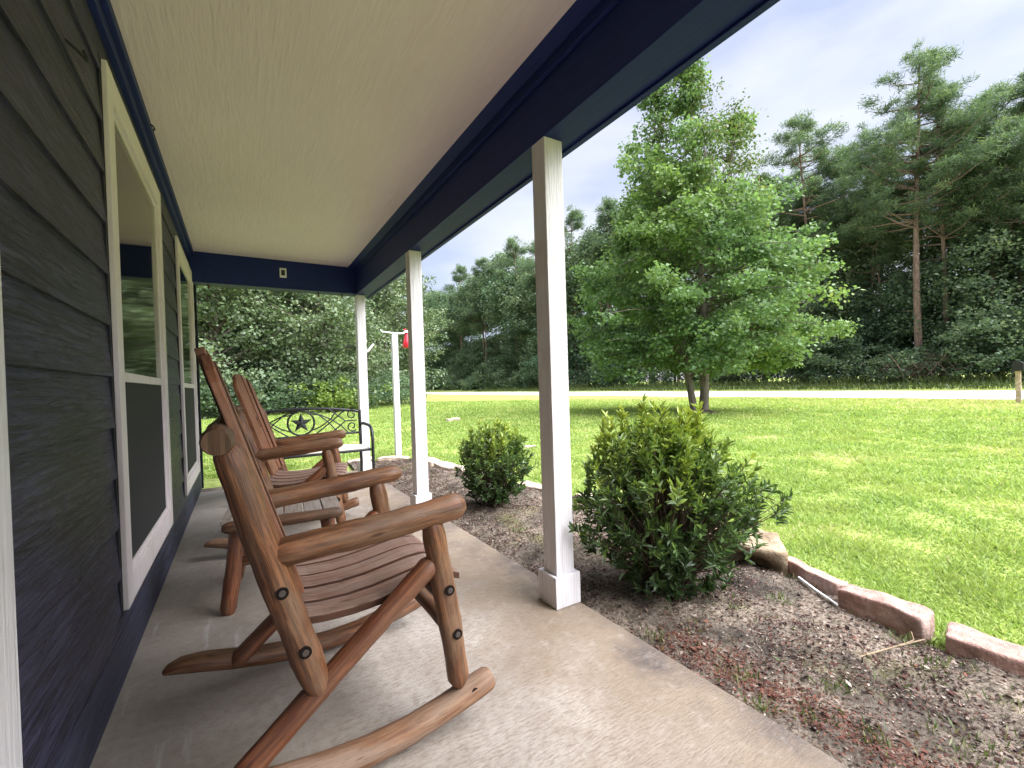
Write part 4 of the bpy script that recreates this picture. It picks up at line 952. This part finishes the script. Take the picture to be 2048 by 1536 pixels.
# ---- lawn blades
def lawn_blades():
    rng = np.random.default_rng(2); n = 620000
    r = 1.6*np.exp(rng.uniform(0, 1, n)*math.log(34/1.6)); az = rng.uniform(rad(-6), rad(86), n)
    x = .42+r*np.sin(az); y = r*np.cos(az)
    inb = (x > xe(np.clip(y, -1.6, 7.2))+.02) | (y > 7.22)
    clr = (x > 1.85) | (y > 6.5)
    keep = inb & clr & (x < 28.7) & (x > -1)
    # thin patches
    pt = np.sin(x*1.7+y*.6)*np.sin(y*1.9-x*.5)+.6*np.sin(x*4.1)*np.sin(y*3.7); keep &= ~((pt > 1.05) & (rng.uniform(0, 1, n) < .55))
    x, y, r = x[keep], y[keep], r[keep]; n = len(x); pt = pt[keep]
    s_ = np.clip(r/4, .75, 5.0)**.75
    z = gz(x, y)-.006; P = np.stack([x, y, z], 1)
    an = rng.uniform(0, 2*np.pi, n); tl = rng.uniform(.45, 1.35, n); D = np.stack([np.cos(an)*np.sin(tl), np.sin(an)*np.sin(tl), np.cos(tl)], 1)
    tuft = .8+.45*np.sin(x*5.1+np.sin(y*3.3)*2)*np.sin(y*4.7+np.sin(x*2.9)*2)
    ln = rng.uniform(.028, .068, n)*s_**.75*tuft; wd = rng.uniform(.006, .013, n)*s_**1.2
    N = unit(rng.normal(size=(n, 3))); V = leaf_cards(P, D, N, ln, wd)
    far_ = sstep(x, 17, 23)
    tn = np.clip(rng.normal(size=n)*.16+.42+.05*np.sin(x*.8+1+np.sin(y*.5))*np.sin(y*.7+np.sin(x*.4))+.24*np.clip(pt, 0, 1.2)**2+.07*np.sin(x*6.3+y*2)*np.sin(y*7.1-x*3)-.10*(tuft-.8)+.30*far_*(.6+.4*np.sin(y*.35)), 0, 1)
    print('grass', n); return tag(np_mesh('lawn_grass', V, 4, tn, M['grass']), 'short bright green lawn grass', 'grass', kind='stuff')
lawn_blades()

# ---- mulch chips, weeds
def chips():
    rng = np.random.default_rng(8); Vs = []; T = []
    n = 150000; y = rng.uniform(-.3, 7.1, n); x = 1.83+(xe(y)-1.86)*rng.uniform(0, 1, n)
    band = np.exp(-((x-2.03-.04*np.sin(y*5))/.10)**2)*(y < 1.5)
    dens = .35+.5*(np.sin(x*6+y*3)*np.sin(y*4-x*2) > 0)+.2*(y > 2)
    k = rng.uniform(0, 1, n) < dens; x, y, band = x[k], y[k], band[k]
    xb = 2.03+rng.normal(size=5200)*.07; yb_ = rng.uniform(.1, 1.35, 5200); x = np.concatenate([x, xb]); y = np.concatenate([y, yb_]); band = np.concatenate([band, np.full(len(xb), .9)]); n = len(x)
    P = np.stack([x, y, bz(x, y)+rng.uniform(.0, .006, n)], 1); an = rng.uniform(0, 2*np.pi, n); D = np.stack([np.cos(an), np.sin(an), rng.normal(size=n)*.3], 1)
    N = unit(rng.normal(size=(n, 3))*.45+[0, 0, 1]); ln = rng.uniform(.005, .016, n)*np.where(rng.uniform(0, 1, n) < .12, 1.9, 1); V = leaf_cards(P, D, N, ln, ln*rng.uniform(.12, .7, n))
    tn = np.clip(np.where(rng.uniform(0, 1, n) < band*.85, rng.normal(size=n)*.10+.50, rng.choice([.02, .05, .10, .15, .3, .68, .78, .92], n)+rng.normal(size=n)*.08), 0, 1)
    tag(np_mesh('mulch', V, 4, tn, M['mulch']), 'red and grey bark chips and litter on the bed soil', 'mulch', kind='stuff')
    # weeds
    spots = [(2.2, .77, .05), (1.98, .72, .07), (2.25, .42, .09), (2.7, 1.22, .05), (3.16, 1.50, .04), (2.6, .44, .07), (2.76, .76, .05), (1.93, 1.34, .05), (2.05, .60, .05), (2.45, .30, .08), (2.62, .62, .06), (2.1, 2.3, .06), (2.2, 2.9, .06), (2.9, 2.4, .08), (2.95, 3.1, .07), (2.6, 1.9, .07), (2.75, .55, .05), (2.0, 1.0, .05), (1.9, .86, .04), (2.15, 1.30, .05), (2.45, 1.30, .06)]
    Ps = []
    for (cx, cy, r) in spots:
        m_ = int(55*r/.05); Ps.append(np.stack([cx+rng.normal(size=m_)*r*.6, cy+rng.normal(size=m_)*r*.6, np.full(m_, -.06)], 1))
    m_ = 1500; yy_ = rng.uniform(-.2, 6.8, m_); Ps.append(np.stack([1.84+(xe(yy_)-1.86)*rng.uniform(0, 1, m_), yy_, np.full(m_, -.06)], 1))
    m_ = 5000; yy_ = rng.uniform(-.2, 6.9, m_); Ps.append(np.stack([xe(yy_)+rng.normal(size=m_)*.035, yy_, np.full(m_, -.08)], 1))
    P = np.concatenate(Ps); n = len(P); an = rng.uniform(0, 2*np.pi, n); tl = rng.uniform(.1, 1.2, n); D = np.stack([np.cos(an)*np.sin(tl), np.sin(an)*np.sin(tl), np.cos(tl)], 1)
    ln = rng.uniform(.012, .045, n); V = leaf_cards(P, D, unit(rng.normal(size=(n, 3))), ln, ln*.15)
    tag(np_mesh('weeds', V, 4, np.clip(rng.normal(size=n)*.28+.45, 0, 1), M['weed']), 'sparse weeds sprouting in the soil of the bed', 'weeds', kind='stuff')
chips()
